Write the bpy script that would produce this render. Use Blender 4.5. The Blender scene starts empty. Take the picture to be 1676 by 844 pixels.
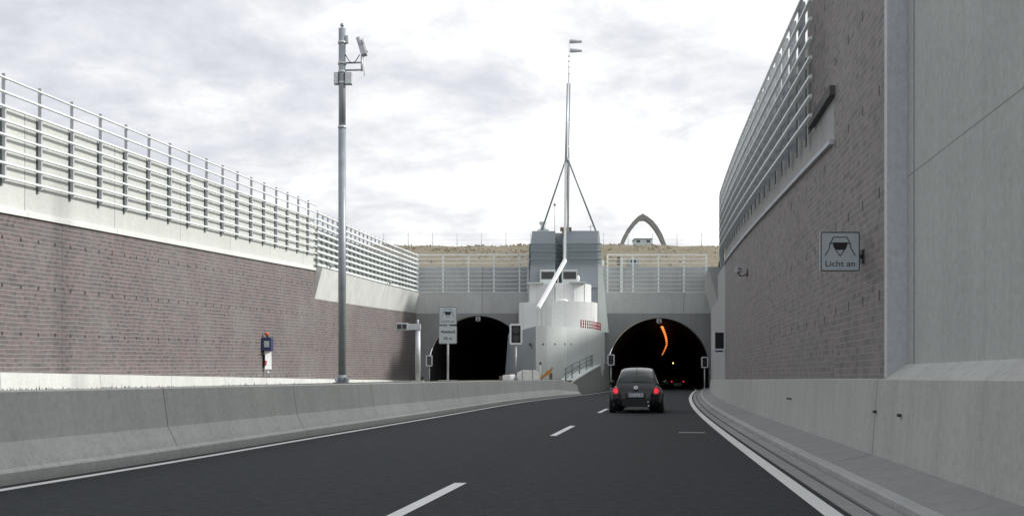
import bpy, bmesh, math, random
from mathutils import Vector, Matrix
random.seed(7)
C = bpy.context.scene
COL = C.collection
R_ = math.radians
# ------------------------------------------------------------------ camera
EYE = 1.2; F = 1630.0; HY = 617.0
cam = bpy.data.objects.new('camera', bpy.data.cameras.new('camera')); COL.objects.link(cam)
cam.location = (0, 0, EYE); cam.rotation_euler = (R_(90), 0, 0)
cam.data.sensor_width = 36; cam.data.lens = 36 * F / 1676
cam.data.shift_y = (HY - 422) / 1676
cam.data.clip_start = .1; cam.data.clip_end = 5000
C.camera = cam
# ------------------------------------------------------------------ light
SUN_EL, SUN_AZ = 29, 87        # azimuth measured clockwise from +Y
w = bpy.data.worlds.new('World'); C.world = w; w.use_nodes = True
nt = w.node_tree; N = nt.nodes; L_ = nt.links
N.clear()
out = N.new('ShaderNodeOutputWorld'); bg = N.new('ShaderNodeBackground'); bg.inputs[1].default_value = .1
sky = N.new('ShaderNodeTexSky'); sky.sky_type = 'NISHITA'; sky.sun_disc = False
sky.sun_elevation = R_(SUN_EL); sky.sun_rotation = R_(SUN_AZ); sky.air_density = 1.5; sky.dust_density = 3
tc = N.new('ShaderNodeTexCoord'); sep = N.new('ShaderNodeSeparateXYZ')
L_.new(tc.outputs['Generated'], sep.inputs[0])
def wm(op, a, b=None, c=None):
    n = N.new('ShaderNodeMath'); n.operation = op
    for i, v in enumerate((a, b, c)):
        if v is None: continue
        if isinstance(v, (int, float)): n.inputs[i].default_value = v
        else: L_.new(v, n.inputs[i])
    return n.outputs[0]
zz = wm('ADD', wm('MAXIMUM', sep.outputs[2], 0.0), .30)
cx = wm('DIVIDE', sep.outputs[0], zz); cy = wm('DIVIDE', sep.outputs[1], zz)
cmb = N.new('ShaderNodeCombineXYZ'); L_.new(cx, cmb.inputs[0]); L_.new(cy, cmb.inputs[1])
def wnoise(scale, det, rough, off, dist=0.0, sy=1.0):
    mp = N.new('ShaderNodeMapping'); mp.inputs[1].default_value = (off, off * .7, 0); mp.inputs[3].default_value = (1, sy, 1)
    L_.new(cmb.outputs[0], mp.inputs[0])
    n = N.new('ShaderNodeTexNoise'); n.inputs['Scale'].default_value = scale; n.inputs['Detail'].default_value = det
    n.inputs['Roughness'].default_value = rough; n.inputs['Distortion'].default_value = dist
    L_.new(mp.outputs[0], n.inputs['Vector']); return n.outputs[0]
n1 = wnoise(2.1, 9, .58, 3.1, .25, 1.2); n2 = wnoise(7.5, 7, .62, 8.0, .3, 1.2)
mixn = wm('ADD', wm('MULTIPLY', n1, .72), wm('MULTIPLY', n2, .28))
mixn = wm('ADD', mixn, wm('MULTIPLY', sep.outputs[0], .20))      # brighter towards the sun
ramp = N.new('ShaderNodeValToRGB'); L_.new(mixn, ramp.inputs[0])
e = ramp.color_ramp.elements
e[0].position = .37; e[0].color = (.60, .615, .67, 1)
e[1].position = .56; e[1].color = (1.02, 1.02, 1.03, 1)
k = e.new(.445); k.color = (.72, .73, .775, 1)
k = e.new(.50); k.color = (.84, .845, .865, 1)
mul = N.new('ShaderNodeVectorMath'); mul.operation = 'SCALE'; mul.inputs[3].default_value = 9.6
L_.new(ramp.outputs[0], mul.inputs[0])
mx = N.new('ShaderNodeMix'); mx.data_type = 'RGBA'; mx.inputs[0].default_value = .93
L_.new(sky.outputs[0], mx.inputs[6]); L_.new(mul.outputs[0], mx.inputs[7])
L_.new(mx.outputs[2], bg.inputs[0]); L_.new(bg.outputs[0], out.inputs[0])

sl = bpy.data.lights.new('sun', 'SUN'); sl.energy = 3.0; sl.angle = R_(7); sl.color = (1, .965, .92)
so = bpy.data.objects.new('sun', sl); COL.objects.link(so)
az, el = R_(SUN_AZ), R_(SUN_EL)
sd = Vector((math.sin(az) * math.cos(el), math.cos(az) * math.cos(el), math.sin(el)))
so.rotation_euler = sd.to_track_quat('Z', 'Y').to_euler(); so.location = (40, -20, 60)
C.view_settings.view_transform = 'Standard'; C.view_settings.look = 'None'
C.view_settings.exposure = .30; C.view_settings.gamma = 1; C.view_settings.use_curve_mapping = False
C.cycles.max_bounces = 6; C.cycles.diffuse_bounces = 4

# ------------------------------------------------------------------ materials
def nodes(name, rough=.8, metal=0.0):
    m = bpy.data.materials.new(name); m.use_nodes = True
    t = m.node_tree; b = t.nodes['Principled BSDF']
    b.inputs['Roughness'].default_value = rough; b.inputs['Metallic'].default_value = metal
    return m, t, b
class G:
    def __init__(s, t): s.t = t
    def n(s, typ, **kw):
        x = s.t.nodes.new(typ)
        for k, v in kw.items(): setattr(x, k, v)
        return x
    def set(s, node, key, v):
        if isinstance(v, (int, float, tuple)): node.inputs[key].default_value = v
        else: s.t.links.new(v, node.inputs[key])
    def math(s, op, a, b=None, c=None, clamp=False):
        x = s.n('ShaderNodeMath', operation=op, use_clamp=clamp)
        for i, v in enumerate((a, b, c)):
            if v is not None: s.set(x, i, v)
        return x.outputs[0]
    def noise(s, vec, scale, det=5, rough=.55, stretch=None):
        if stretch:
            mp = s.n('ShaderNodeMapping'); mp.inputs[3].default_value = stretch
            s.t.links.new(vec, mp.inputs[0]); vec = mp.outputs[0]
        x = s.n('ShaderNodeTexNoise'); s.t.links.new(vec, x.inputs['Vector'])
        x.inputs['Scale'].default_value = scale; x.inputs['Detail'].default_value = det; x.inputs['Roughness'].default_value = rough
        return x.outputs[0]
    def ramp(s, fac, stops):
        x = s.n('ShaderNodeValToRGB'); s.t.links.new(fac, x.inputs[0]); e = x.color_ramp.elements
        e[0].position, e[0].color = stops[0][0], (*stops[0][1], 1); e[1].position, e[1].color = stops[-1][0], (*stops[-1][1], 1)
        for p, c in stops[1:-1]: q = e.new(p); q.color = (*c, 1)
        return x.outputs[0]
    def mix(s, fac, a, b, blend='MIX'):
        x = s.n('ShaderNodeMix', data_type='RGBA', blend_type=blend)
        s.set(x, 0, fac); s.set(x, 6, a if not (isinstance(a, tuple) and len(a) == 3) else (*a, 1)); s.set(x, 7, b if not (isinstance(b, tuple) and len(b) == 3) else (*b, 1))
        return x.outputs[2]
    def bump(s, b, h, strength=.3, dist=.02):
        x = s.n('ShaderNodeBump'); x.inputs['Strength'].default_value = strength; x.inputs['Distance'].default_value = dist
        s.t.links.new(h, x.inputs['Height']); s.t.links.new(x.outputs[0], b.inputs['Normal'])
def sc(c, f): return tuple(v * f for v in c)
def concrete(name, col, joint=None, hjoint=None, phase=0.0, stain=.5, rough=.85, jd=.35, ties=False, base_dirt=0):
    """joint=(period along u, width); hjoint=v value list of pour joints"""
    m, t, b = nodes(name, rough); g = G(t); tcn = g.n('ShaderNodeTexCoord'); o = tcn.outputs['Object']; uv = tcn.outputs['UV']
    a = g.noise(o, .5, 6, .6); st = g.noise(o, 2.2, 6, .6, (1, 1, .07)); fine = g.noise(o, 11, 7, .75); pores = g.noise(o, 45, 3, .6)
    base = g.ramp(a, [(.28, sc(col, 1 - .26 * stain)), (.5, col), (.72, sc(col, 1 + .18 * stain))])
    base = g.mix(g.ramp(st, [(.35, (.55 * stain,) * 3), (.55, (0, 0, 0))]), base, sc(col, .66))
    sk = g.noise(o, 5.5, 4, .7, (1, 1, .035)); base = g.mix(g.ramp(sk, [(.56, (0, 0, 0)), (.72, (.7 * stain,) * 3)]), base, sc(col, .62))
    base = g.mix(.30, base, g.ramp(fine, [(.3, sc(col, .55)), (.7, sc(col, 1.4))]))
    base = g.mix(g.math('MULTIPLY', g.math('GREATER_THAN', pores, .68), .25), base, sc(col, .45))
    s = g.n('ShaderNodeSeparateXYZ'); t.links.new(uv, s.inputs[0])
    if joint:
        per, wd = joint
        fr = g.math('FRACT', g.math('ADD', g.math('DIVIDE', s.outputs[0], per), 20 + phase))
        ln = g.math('LESS_THAN', fr, wd / per)
        base = g.mix(g.math('MULTIPLY', ln, 1 - jd), base, sc(col, .18))
        cell = g.math('FLOOR', g.math('ADD', g.math('DIVIDE', s.outputs[0], per), 20 + phase))
        wn = g.n('ShaderNodeTexWhiteNoise', noise_dimensions='1D'); t.links.new(cell, wn.inputs['W'])
        base = g.mix(1.0, base, g.ramp(wn.outputs[0], [(0, (.90,) * 3), (1, (1.0,) * 3)]), 'MULTIPLY')
    for hv in (hjoint or []):
        ln = g.math('LESS_THAN', g.math('ABSOLUTE', g.math('SUBTRACT', s.outputs[1], hv)), .009)
        base = g.mix(g.math('MULTIPLY', ln, .6), base, sc(col, .3))
    if base_dirt:
        dn = g.math('ADD', s.outputs[1], g.math('MULTIPLY', g.math('SUBTRACT', fine, .5), .35))
        base = g.mix(g.ramp(dn, [(0, (.8,) * 3), (base_dirt, (0, 0, 0))]), base, sc(col, .5))
    t.links.new(base, b.inputs['Base Color']); g.bump(b, g.math('ADD', fine, g.math('MULTIPLY', pores, .3)), .25, .01)
    return m
def brick(name, bw, bh, c1, c2, mortar, ms=.018, blotch=.3, slots=True, dark=None, mlo=.6):
    m, t, b = nodes(name, .75); g = G(t); tcn = g.n('ShaderNodeTexCoord'); uv = tcn.outputs['UV']; o = tcn.outputs['Object']
    x = g.n('ShaderNodeTexBrick'); t.links.new(uv, x.inputs['Vector']); x.offset = .5
    x.inputs['Color1'].default_value = (0, 0, 0, 1); x.inputs['Color2'].default_value = (1, 1, 1, 1); x.inputs['Mortar'].default_value = (.5, .5, .5, 1)
    x.inputs['Scale'].default_value = 1; x.inputs['Mortar Size'].default_value = ms * .32; x.inputs['Mortar Smooth'].default_value = .2
    x.inputs['Brick Width'].default_value = bw; x.inputs['Row Height'].default_value = bh; x.inputs['Bias'].default_value = 0
    tone = g.ramp(x.outputs['Color'], [(0, dark or sc(c1, .6)), (.12, sc(c1, .9)), (.5, sc(c1, 1.1)), (.8, c2), (1, sc(c2, 1.08))])
    a = g.noise(o, .35, 6, .6); f = g.noise(o, 9, 5, .65)
    tone = g.mix(g.ramp(a, [(.45, (0, 0, 0)), (.75, (blotch,) * 3)]), tone, mortar)
    tone = g.mix(.2, tone, g.ramp(f, [(.3, sc(c1, .5)), (.7, sc(c2, 1.5))]))
    mt = g.mix(g.ramp(f, [(.3, (0, 0, 0)), (.7, (1, 1, 1))]), sc(mortar, .8), sc(mortar, 1.1))
    s = g.n('ShaderNodeSeparateXYZ'); t.links.new(uv, s.inputs[0])
    low = g.noise(o, .6, 5, .6)
    bed = g.math('LESS_THAN', g.math('FRACT', g.math('DIVIDE', g.math('ADD', s.outputs[1], ms * .8), bh)), ms * 1.6 / bh)
    mf = g.math('MULTIPLY', g.math('MAXIMUM', g.math('MULTIPLY', x.outputs['Fac'], .7), bed), g.ramp(low, [(.3, (mlo,) * 3), (.65, (1, 1, 1))]))
    colr = g.mix(mf, tone, mt)
    if slots:
        # weep holes: regular rows of narrow open joints
        fu = g.math('FRACT', g.math('DIVIDE', g.math('ADD', s.outputs[0], 100), 1.0)); fv = g.math('FRACT', g.math('DIVIDE', g.math('ADD', s.outputs[1], .40), 1.28))
        hit = g.math('MULTIPLY', g.math('LESS_THAN', fu, slots[0]), g.math('LESS_THAN', fv, slots[1] / 1.28))
        colr = g.mix(g.math('MULTIPLY', hit, .9), colr, (.012, .011, .011))
        # movement joints
        fj = g.math('LESS_THAN', g.math('FRACT', g.math('DIVIDE', g.math('ADD', s.outputs[0], 101.5), 8.0)), .0025)
        colr = g.mix(g.math('MULTIPLY', fj, .8), colr, (.03, .03, .03))
    t.links.new(colr, b.inputs['Base Color'])
    g.bump(b, g.math('SUBTRACT', f, g.math('MULTIPLY', x.outputs['Fac'], 1.0)), .45, .012)
    return m
def plain(name, col, rough=.5, metal=0.0, var=.12, scale=6, coat=0.0, emit=None, es=0):
    m, t, b = nodes(name, rough, metal); g = G(t); o = g.n('ShaderNodeTexCoord').outputs['Object']
    a = g.noise(o, scale, 5, .6)
    t.links.new(g.ramp(a, [(.3, sc(col, 1 - var)), (.7, sc(col, 1 + var))]), b.inputs['Base Color'])
    if coat: b.inputs['Coat Weight'].default_value = coat; b.inputs['Coat Roughness'].default_value = .05
    if emit: b.inputs['Emission Color'].default_value = (*emit, 1); b.inputs['Emission Strength'].default_value = es
    return m
M = {}
def asphalt(name, col):
    m, t, b = nodes(name, .9); b.inputs['Specular IOR Level'].default_value = .2; g = G(t); tcn = g.n('ShaderNodeTexCoord'); o = tcn.outputs['Object']; uv = tcn.outputs['UV']
    big = g.noise(o, .22, 5, .6); tr = g.noise(uv, 1.1, 4, .6, (.04, 1, 1)); gr = g.noise(o, 38, 5, .85); md = g.noise(o, 7, 6, .8)
    c = g.ramp(big, [(.3, sc(col, .78)), (.7, sc(col, 1.22))])
    c = g.mix(g.ramp(tr, [(.4, (0, 0, 0)), (.65, (.5,) * 3)]), c, sc(col, 1.5))
    sv = g.n('ShaderNodeSeparateXYZ'); t.links.new(uv, sv.inputs[0])
    wv = g.math('SINE', g.math('ADD', g.math('MULTIPLY', sv.outputs[1], 3.22), g.math('ADD', 2.4, g.math('MULTIPLY', md, .6))))
    c = g.mix(g.math('MULTIPLY', g.math('MAXIMUM', wv, 0.0), .30), c, sc(col, 1.55))
    c = g.mix(g.math('MULTIPLY', g.math('MAXIMUM', g.math('MULTIPLY', wv, -1.0), 0.0), .30), c, sc(col, .62))
    seam = g.math('LESS_THAN', g.math('ABSOLUTE', g.math('ADD', sv.outputs[1], g.math('ADD', -4.62, g.math('MULTIPLY', tr, .03)))), .012)
    c = g.mix(g.math('MULTIPLY', seam, .7), c, sc(col, .3))
    sp = g.noise(o, 1.7, 3, .5); c = g.mix(g.ramp(sp, [(.66, (0, 0, 0)), (.74, (.55,) * 3)]), c, sc(col, .55))
    c = g.mix(.6, c, g.ramp(gr, [(.40, sc(col, .2)), (.60, sc(col, 2.3))]))
    c = g.mix(.45, c, g.ramp(md, [(.38, sc(col, .35)), (.62, sc(col, 1.75))]))
    t.links.new(c, b.inputs['Base Color']); g.bump(b, gr, .4, .006); return m
M['asphalt'] = asphalt('asphalt', (.027, .031, .034))
M['asphalt2'] = asphalt('asphalt_old', (.09, .09, .095))
def paint_white(name, v=.72):
    m, t, b = nodes(name, .6); g = G(t); o = g.n('ShaderNodeTexCoord').outputs['Object']
    f = g.noise(o, 25, 6, .7); a = g.noise(o, 1.5, 5, .6)
    c = g.ramp(f, [(.30, (v * .45,) * 3), (.42, (v * .93, v * .95, v * .93)), (.8, (v, v, v * .98))])
    c = g.mix(g.ramp(a, [(.4, (0, 0, 0)), (.8, (.35,) * 3)]), c, (v * .6,) * 3)
    t.links.new(c, b.inputs['Base Color']); return m
M['marking'] = paint_white('road_paint', .74)
M['conc_barrier'] = concrete('barrier_concrete', (.57, .59, .56), joint=(5.2, .028), phase=.13, stain=.55, base_dirt=.35)
M['conc_rbarrier'] = concrete('right_barrier_concrete', (.49, .50, .475), joint=(12.0, .035), phase=.925, stain=.6)
M['conc_foot'] = concrete('foot_concrete', (.27, .275, .27), joint=(12.0, .03), phase=.925, stain=.6)
M['conc_gutter'] = concrete('gutter_concrete', (.30, .30, .30), joint=(4.0, .02), stain=.7)
M['conc_kerb'] = concrete('kerb_concrete', (.42, .43, .425), joint=(1.0, .012), stain=.6)
M['conc_right'] = concrete('grey_wall_concrete', (.49, .515, .49), joint=(8.0, .055), phase=.475, hjoint=[3.72], stain=.5)
M['conc_edge'] = concrete('edge_concrete', (.56, .59, .62), stain=.3)
M['conc_white'] = concrete('parapet_concrete', (.53, .55, .525), joint=(6.0, .05), phase=.62, stain=.35, jd=.45)
M['conc_coping'] = concrete('coping_concrete', (.66, .69, .66), joint=(6.0, .03), phase=.62, stain=.3)
M['conc_rpar'] = concrete('right_parapet_concrete', (.42, .43, .42), joint=(6.0, .03), stain=.5)
M['conc_band'] = concrete('band_concrete', (.58, .60, .59), joint=(9.5, .06), phase=.3, stain=.5)
M['conc_wband'] = concrete('pale_band_concrete', (.58, .60, .575), joint=(12, .04), phase=.2, stain=.75)
M['conc_facade'] = concrete('facade_concrete', (.25, .26, .26), stain=.6)  # base colour kept dark to hold the shadow under the lintel band
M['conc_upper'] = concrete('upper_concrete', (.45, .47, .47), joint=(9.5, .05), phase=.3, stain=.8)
M['conc_base'] = concrete('kerb_wall_concrete', (.60, .62, .59), joint=(6, .035), stain=.5)
M['conc_tower'] = concrete('tower_pale_concrete', (.60, .65, .63), joint=(1.7, .03), jd=.8, stain=.2)
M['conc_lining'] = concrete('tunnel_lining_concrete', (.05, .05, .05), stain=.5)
M['tower_blue'] = concrete('tower_blue_grey', (.31, .35, .38), stain=.25)  # blue grey tone of the top blocks and the left side wall
M['tower_white'] = concrete('tower_white_render', (.70, .72, .71), joint=(1.15, .03), jd=.8, stain=.25)
M['brick_left'] = brick('left_brick', .17, .12, (.100, .088, .088), (.150, .110, .107), (.25, .255, .242), .014, .40, (.10, .10), (.055, .052, .054))
M['brick_right'] = brick('right_brick', .20, .095, (.19, .18, .176), (.245, .215, .208), (.34, .335, .32), .008, .25, (.07, .13), (.14, .13, .13), .25)
M['steel'] = plain('galvanised_steel', (.50, .53, .55), .45, .35, .12, 9)
M['rail'] = plain('pale_painted_rail', (.72, .77, .76), .4, .0, .06, 5)
M['post'] = plain('grey_painted_post', (.44, .46, .49), .5, .0, .1, 6)
M['bracket'] = plain('dark_bracket_steel', (.10, .13, .12), .6, .2, .2, 9)
M['pole'] = plain('mast_galvanised', (.27, .30, .33), .45, .3, .14, 4)
M['dark'] = plain('dark_plastic', (.03, .033, .036), .5)
M['dkgreen'] = plain('dark_rail_paint', (.14, .19, .20), .5)
M['sign'] = plain('sign_white', (.47, .53, .56), .45, 0, .06, 4)
M['black'] = plain('black_print', (.015, .015, .017), .55)
M['frame'] = plain('signal_frame_grey', (.72, .75, .76), .45, .1)
M['glass'] = plain('dark_glass', (.02, .022, .025), .08)
M['red'] = plain('red_paint', (.42, .03, .05), .5)
M['white'] = plain('white_paint', (.80, .82, .82), .45, 0, .04)
M['blue'] = plain('blue_paint', (.035, .042, .12), .5)
M['orange'] = plain('orange_paint', (.55, .24, .04), .55, 0, .25)
M['orangered'] = plain('orange_beacon', (.60, .12, .03), .4)
M['lampcover'] = plain('grey_lamp', (.32, .33, .34), .5)
M['brown'] = plain('brown_rusty_steel', (.17, .13, .10), .7, 0, .3)
M['tunnellamp'] = plain('sodium_lamp', (.8, .3, .05), .5, emit=(1, .26, .05), es=2.2)
M['walllamp'] = plain('wall_lamp', (.8, .6, .2), .5, emit=(1, .62, .2), es=22)
M['taillight'] = plain('tail_light_lit', (.5, .01, .02), .25, emit=(1, .03, .06), es=.55)
M['tailfar'] = plain('far_tail_light', (.5, .01, .02), .25, emit=(1, .03, .05), es=.8)
M['taillens'] = plain('tail_lens_dark', (.25, .012, .02), .2, coat=.6)
M['carpaint'] = plain('dark_car_paint', (.008, .013, .013), .16, .0, .05, 3)
M['carpaint'].node_tree.nodes['Principled BSDF'].inputs['Specular IOR Level'].default_value = .42
M['carglass'] = plain('car_glass', (.010, .02, .022), .06, 0, .6, 2)
M['carglass'].node_tree.nodes['Principled BSDF'].inputs['Specular IOR Level'].default_value = .22
M['tyre'] = plain('tyre_rubber', (.02, .02, .021), .85)
M['rim'] = plain('wheel_rim', (.45, .46, .48), .3, .8)
M['chrome'] = plain('badge_metal', (.62, .65, .68), .35, .3)
M['roofgrey'] = plain('pale_green_sheet', (.46, .54, .54), .5)
M['tarp'] = plain('white_block', (.88, .88, .87), .6, 0, .08, 3)
def grassm(name, a, b_, c_):
    m, t, b = nodes(name, .95); g = G(t); o = g.n('ShaderNodeTexCoord').outputs['Object']
    n_ = g.noise(o, .35, 8, .65); f = g.noise(o, 3.5, 8, .7); ff = g.noise(o, 22, 5, .7)
    c = g.ramp(n_, [(.33, a), (.5, b_), (.68, c_)]); c = g.mix(.5, c, g.ramp(f, [(.34, sc(a, .65)), (.5, b_), (.66, sc(c_, 1.3))]))
    c = g.mix(.3, c, g.ramp(ff, [(.35, sc(b_, .4)), (.65, sc(b_, 1.5))]))
    t.links.new(c, b.inputs['Base Color']); g.bump(b, f, .8, .3); return m
M['drygrass'] = grassm('dry_grass_bank', (.14, .14, .08), (.24, .21, .15), (.31, .265, .205))
M['verge'] = grassm('verge_soil', (.06, .085, .035), (.15, .14, .09), (.26, .24, .19))
M['soffit'] = plain('soffit_grey', (.10, .10, .10), .8)
M['plate'] = plain('plate_white', (.55, .60, .66), .4)

# ------------------------------------------------------------------ mesh helpers
class MB:
    def __init__(s): s.v = []; s.f = []; s.uv = []; s.sm = []; s.mi = []
    def face(s, pts, uv=None, smooth=False, mi=0):
        i = len(s.v); s.v += [tuple(p) for p in pts]; s.f.append(tuple(range(i, i + len(pts)))); s.uv.append(uv or [(p[0], p[2]) for p in pts]); s.sm.append(smooth); s.mi.append(mi)
    def box(s, x0, x1, y0, y1, z0, z1, mat=None, mi=0):
        P = [Vector((x, y, z)) for z in (z0, z1) for y in (y0, y1) for x in (x0, x1)]
        s.hexa([P[0], P[1], P[3], P[2], P[4], P[5], P[7], P[6]], mat, mi)
    def hexa(s, P, mat=None, mi=0):
        if mat: P = [mat @ Vector(p) for p in P]
        for f in ((3, 2, 1, 0), (4, 5, 6, 7), (0, 1, 5, 4), (1, 2, 6, 5), (2, 3, 7, 6), (3, 0, 4, 7)):
            s.face([P[i] for i in f], mi=mi)
    def beam(s, a, b, w, h=None, up=(0, 0, 1)):
        a, b = Vector(a), Vector(b); h = h or w; d = (b - a).normalized(); u = Vector(up)
        if abs(d.dot(u)) > .98: u = Vector((0, 1, 0))
        r = d.cross(u).normalized(); u = r.cross(d)
        P = [p + r * sx * w / 2 + u * sz * h / 2 for p in (a, b) for sx, sz in ((-1, -1), (1, -1), (1, 1), (-1, 1))]
        for f in ((3, 2, 1, 0), (4, 5, 6, 7), (0, 1, 5, 4), (1, 2, 6, 5), (2, 3, 7, 6), (3, 0, 4, 7)): s.face([P[i] for i in f])
    def tube(s, pts, r, n=10, r2=None, cap=True):
        pts = [Vector(p) for p in pts]; rings = []
        for i, p in enumerate(pts):
            d = (pts[min(i + 1, len(pts) - 1)] - pts[max(i - 1, 0)]).normalized()
            u = Vector((0, 0, 1)) if abs(d.z) < .95 else Vector((0, 1, 0))
            a = d.cross(u).normalized(); b = a.cross(d)
            rr = r if r2 is None else r + (r2 - r) * i / (len(pts) - 1)
            rings.append([p + (a * math.cos(2 * math.pi * k / n) + b * math.sin(2 * math.pi * k / n)) * rr for k in range(n)])
        for i in range(len(rings) - 1):
            for k in range(n):
                q = (k + 1) % n; s.face([rings[i][k], rings[i][q], rings[i + 1][q], rings[i + 1][k]], smooth=True)
        if cap: s.face(rings[0][::-1]); s.face(rings[-1])
    def prism(s, outline, h0, h1, axis='z'):
        def P(a, b, h): return (a, b, h) if axis == 'z' else ((a, h, b) if axis == 'y' else (h, a, b))
        n = len(outline)
        s.face([P(a, b, h0) for a, b in outline][::-1]); s.face([P(a, b, h1) for a, b in outline])
        for i in range(n):
            a, b = outline[i]; c, d = outline[(i + 1) % n]; s.face([P(a, b, h0), P(c, d, h0), P(c, d, h1), P(a, b, h1)])
    def sphere(s, c, r, n=12, sx=1, sy=1, sz=1):
        c = Vector(c)
        def pt(i, j):
            th = math.pi * i / n; ph = 2 * math.pi * j / (2 * n)
            return c + Vector((r * sx * math.sin(th) * math.cos(ph), r * sy * math.sin(th) * math.sin(ph), r * sz * math.cos(th)))
        for i in range(n):
            for j in range(2 * n):
                p = [pt(i, j), pt(i + 1, j), pt(i + 1, j + 1), pt(i, j + 1)]
                if i == 0: p = [p[0], p[1], p[2]]
                elif i == n - 1: p = [p[0], p[1], p[3]]
                s.face(p, smooth=True)
    def build(s, name, mats, parent=None, bevel=0):
        me = bpy.data.meshes.new(name); bm = bmesh.new(); ul = bm.loops.layers.uv.new('UVMap')
        for pts, uv, sm, mi in zip(s.f, s.uv, s.sm, s.mi):
            vs = [bm.verts.new(s.v[i]) for i in pts]
            try: f = bm.faces.new(vs)
            except ValueError: continue
            f.smooth = sm; f.material_index = mi
            for lp, q in zip(f.loops, uv): lp[ul].uv = q
        bmesh.ops.remove_doubles(bm, verts=bm.verts, dist=1e-5)
        bmesh.ops.recalc_face_normals(bm, faces=bm.faces)
        bm.to_mesh(me); bm.free()
        o = bpy.data.objects.new(name, me); COL.objects.link(o)
        for m in (mats if isinstance(mats, (list, tuple)) else [mats]): me.materials.append(m)
        if parent is not None: o.parent = parent
        if bevel:
            md = o.modifiers.new('bevel', 'BEVEL'); md.width = bevel; md.segments = 2; md.limit_method = 'ANGLE'
        return o
def tag(o, label=None, cat=None, group=None, kind=None):
    if label: o['label'] = label
    if cat: o['category'] = cat
    if group: o['group'] = group
    if kind: o['kind'] = kind
    return o
def thing(name, label, cat, loc=(0, 0, 0), rz=0, group=None):
    o = bpy.data.objects.new(name, None); COL.objects.link(o); o.location = loc; o.rotation_euler = (0, 0, rz); o.empty_display_size = .2
    return tag(o, label, cat, group)
def copy_child(o, parent, loc, rz=0):
    c = o.copy(); COL.objects.link(c); c.parent = parent; c.location = loc; c.rotation_euler = (0, 0, rz)
    for g_ in o.children:
        d = g_.copy(); COL.objects.link(d); d.parent = c
    return c
def text_mesh(txt, size, name, mat, parent, loc, rot=(R_(90), 0, 0), width=None, bold=0.0, depth=.003):
    cu = bpy.data.curves.new('lettering', 'FONT'); cu.body = txt; cu.size = size; cu.align_x = 'CENTER'; cu.extrude = depth; cu.offset = bold; cu.resolution_u = 3
    t = bpy.data.objects.new('lettering', cu); COL.objects.link(t)
    me = bpy.data.meshes.new_from_object(t.evaluated_get(bpy.context.evaluated_depsgraph_get()))
    bpy.data.objects.remove(t)
    xs = [v.co.x for v in me.vertices]
    k = width / (max(xs) - min(xs)) if width else 1
    for v in me.vertices: v.co.x *= k
    o = bpy.data.objects.new(name, me); COL.objects.link(o); me.materials.clear(); me.materials.append(mat)
    o.parent = parent; o.location = loc; o.rotation_euler = rot
    return o
def hermite(pts):
    xs = [p[0] for p in pts]; ys = [p[1] for p in pts]; n = len(pts)
    sl = [(ys[i + 1] - ys[i]) / (xs[i + 1] - xs[i]) for i in range(n - 1)]
    m = [sl[0]] + [(sl[i - 1] * (xs[i + 1] - xs[i]) + sl[i] * (xs[i] - xs[i - 1])) / (xs[i + 1] - xs[i - 1]) for i in range(1, n - 1)] + [sl[-1]]
    def f(x):
        if x <= xs[0]: return ys[0] + m[0] * (x - xs[0])
        if x >= xs[-1]: return ys[-1] + m[-1] * (x - xs[-1])
        i = 0
        while x > xs[i + 1]: i += 1
        h = xs[i + 1] - xs[i]; t = (x - xs[i]) / h
        return ((2 * t**3 - 3 * t * t + 1) * ys[i] + (t**3 - 2 * t * t + t) * h * m[i] + (-2 * t**3 + 3 * t * t) * ys[i + 1] + (t**3 - t * t) * h * m[i + 1])
    return f
def rng(a, b, st=2.0):
    n = max(1, math.ceil((b - a) / st)); return [a + (b - a) * i / n for i in range(n + 1)]
def sweep(name, mat, path, prof, ds, parent=None, closed=True, caps=True, vfun=None, smooth=False):
    """prof(d) -> [(offset,z)...]; path(d) -> x. u = distance, v = profile length or vfun(d,i)"""
    mb = MB(); rows = []
    for d in ds:
        P = prof(d); x0 = path(d); acc = 0; row = []
        for i, (o, z) in enumerate(P):
            if i: acc += math.hypot(o - P[i - 1][0], z - P[i - 1][1])
            row.append(((x0 + o, d, z), vfun(d, i, z) if vfun else acc))
        rows.append(row)
    n = len(rows[0])
    for j in range(len(rows) - 1):
        for i in range(n if closed else n - 1):
            k = (i + 1) % n; a, b, c, e = rows[j][i], rows[j][k], rows[j + 1][k], rows[j + 1][i]
            vb = b[1] if k else a[1] + .3; vc = c[1] if k else e[1] + .3
            mb.face([a[0], b[0], c[0], e[0]], [(ds[j], a[1]), (ds[j], vb), (ds[j + 1], vc), (ds[j + 1], e[1])], smooth)
    if closed and caps:
        mb.face([p[0] for p in rows[0]][::-1]); mb.face([p[0] for p in rows[-1]])
    return mb.build(name, mat, parent)

# ------------------------------------------------------------------ alignments (x as a function of distance d)
Rl = hermite([(-40, -3.9), (0, 1.62), (8.77, 2.81), (12.4, 3.30), (21, 4.48), (33.2, 6.25), (57.5, 10.3), (75, 13.6), (94, 17.35), (146, 25.8), (190, 31.6), (237, 37.6), (300, 45)])
Ll = hermite([(-40, -14.2), (0, -7.2), (10.57, -5.43), (13.5, -4.9), (19.5, -3.95), (29.2, -2.4), (47.7, .5), (69.9, 5.3), (94, 9.95), (146, 18.6), (190, 24.4), (237, 30.4), (300, 38)])
Cl = hermite([(-40, -9.2), (0, -2.45), (9.88, -.81), (22.7, 1.2), (35.6, 3.25), (57, 6.9), (75, 10.0), (94, 13.6), (146, 22.2), (190, 28), (237, 34)])
WL = hermite([(-40, -22.1), (0, -18.65), (31, -15.9), (62.7, -13.0), (78, -11.3), (94, -9.1)])
ML = hermite([(-40, -13.5), (0, -10.3), (20, -8.3), (35, -7.4), (50, -6.2), (60, -5.0), (78, -2.4), (92, -.7)])   # far edge of the raised median
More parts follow.
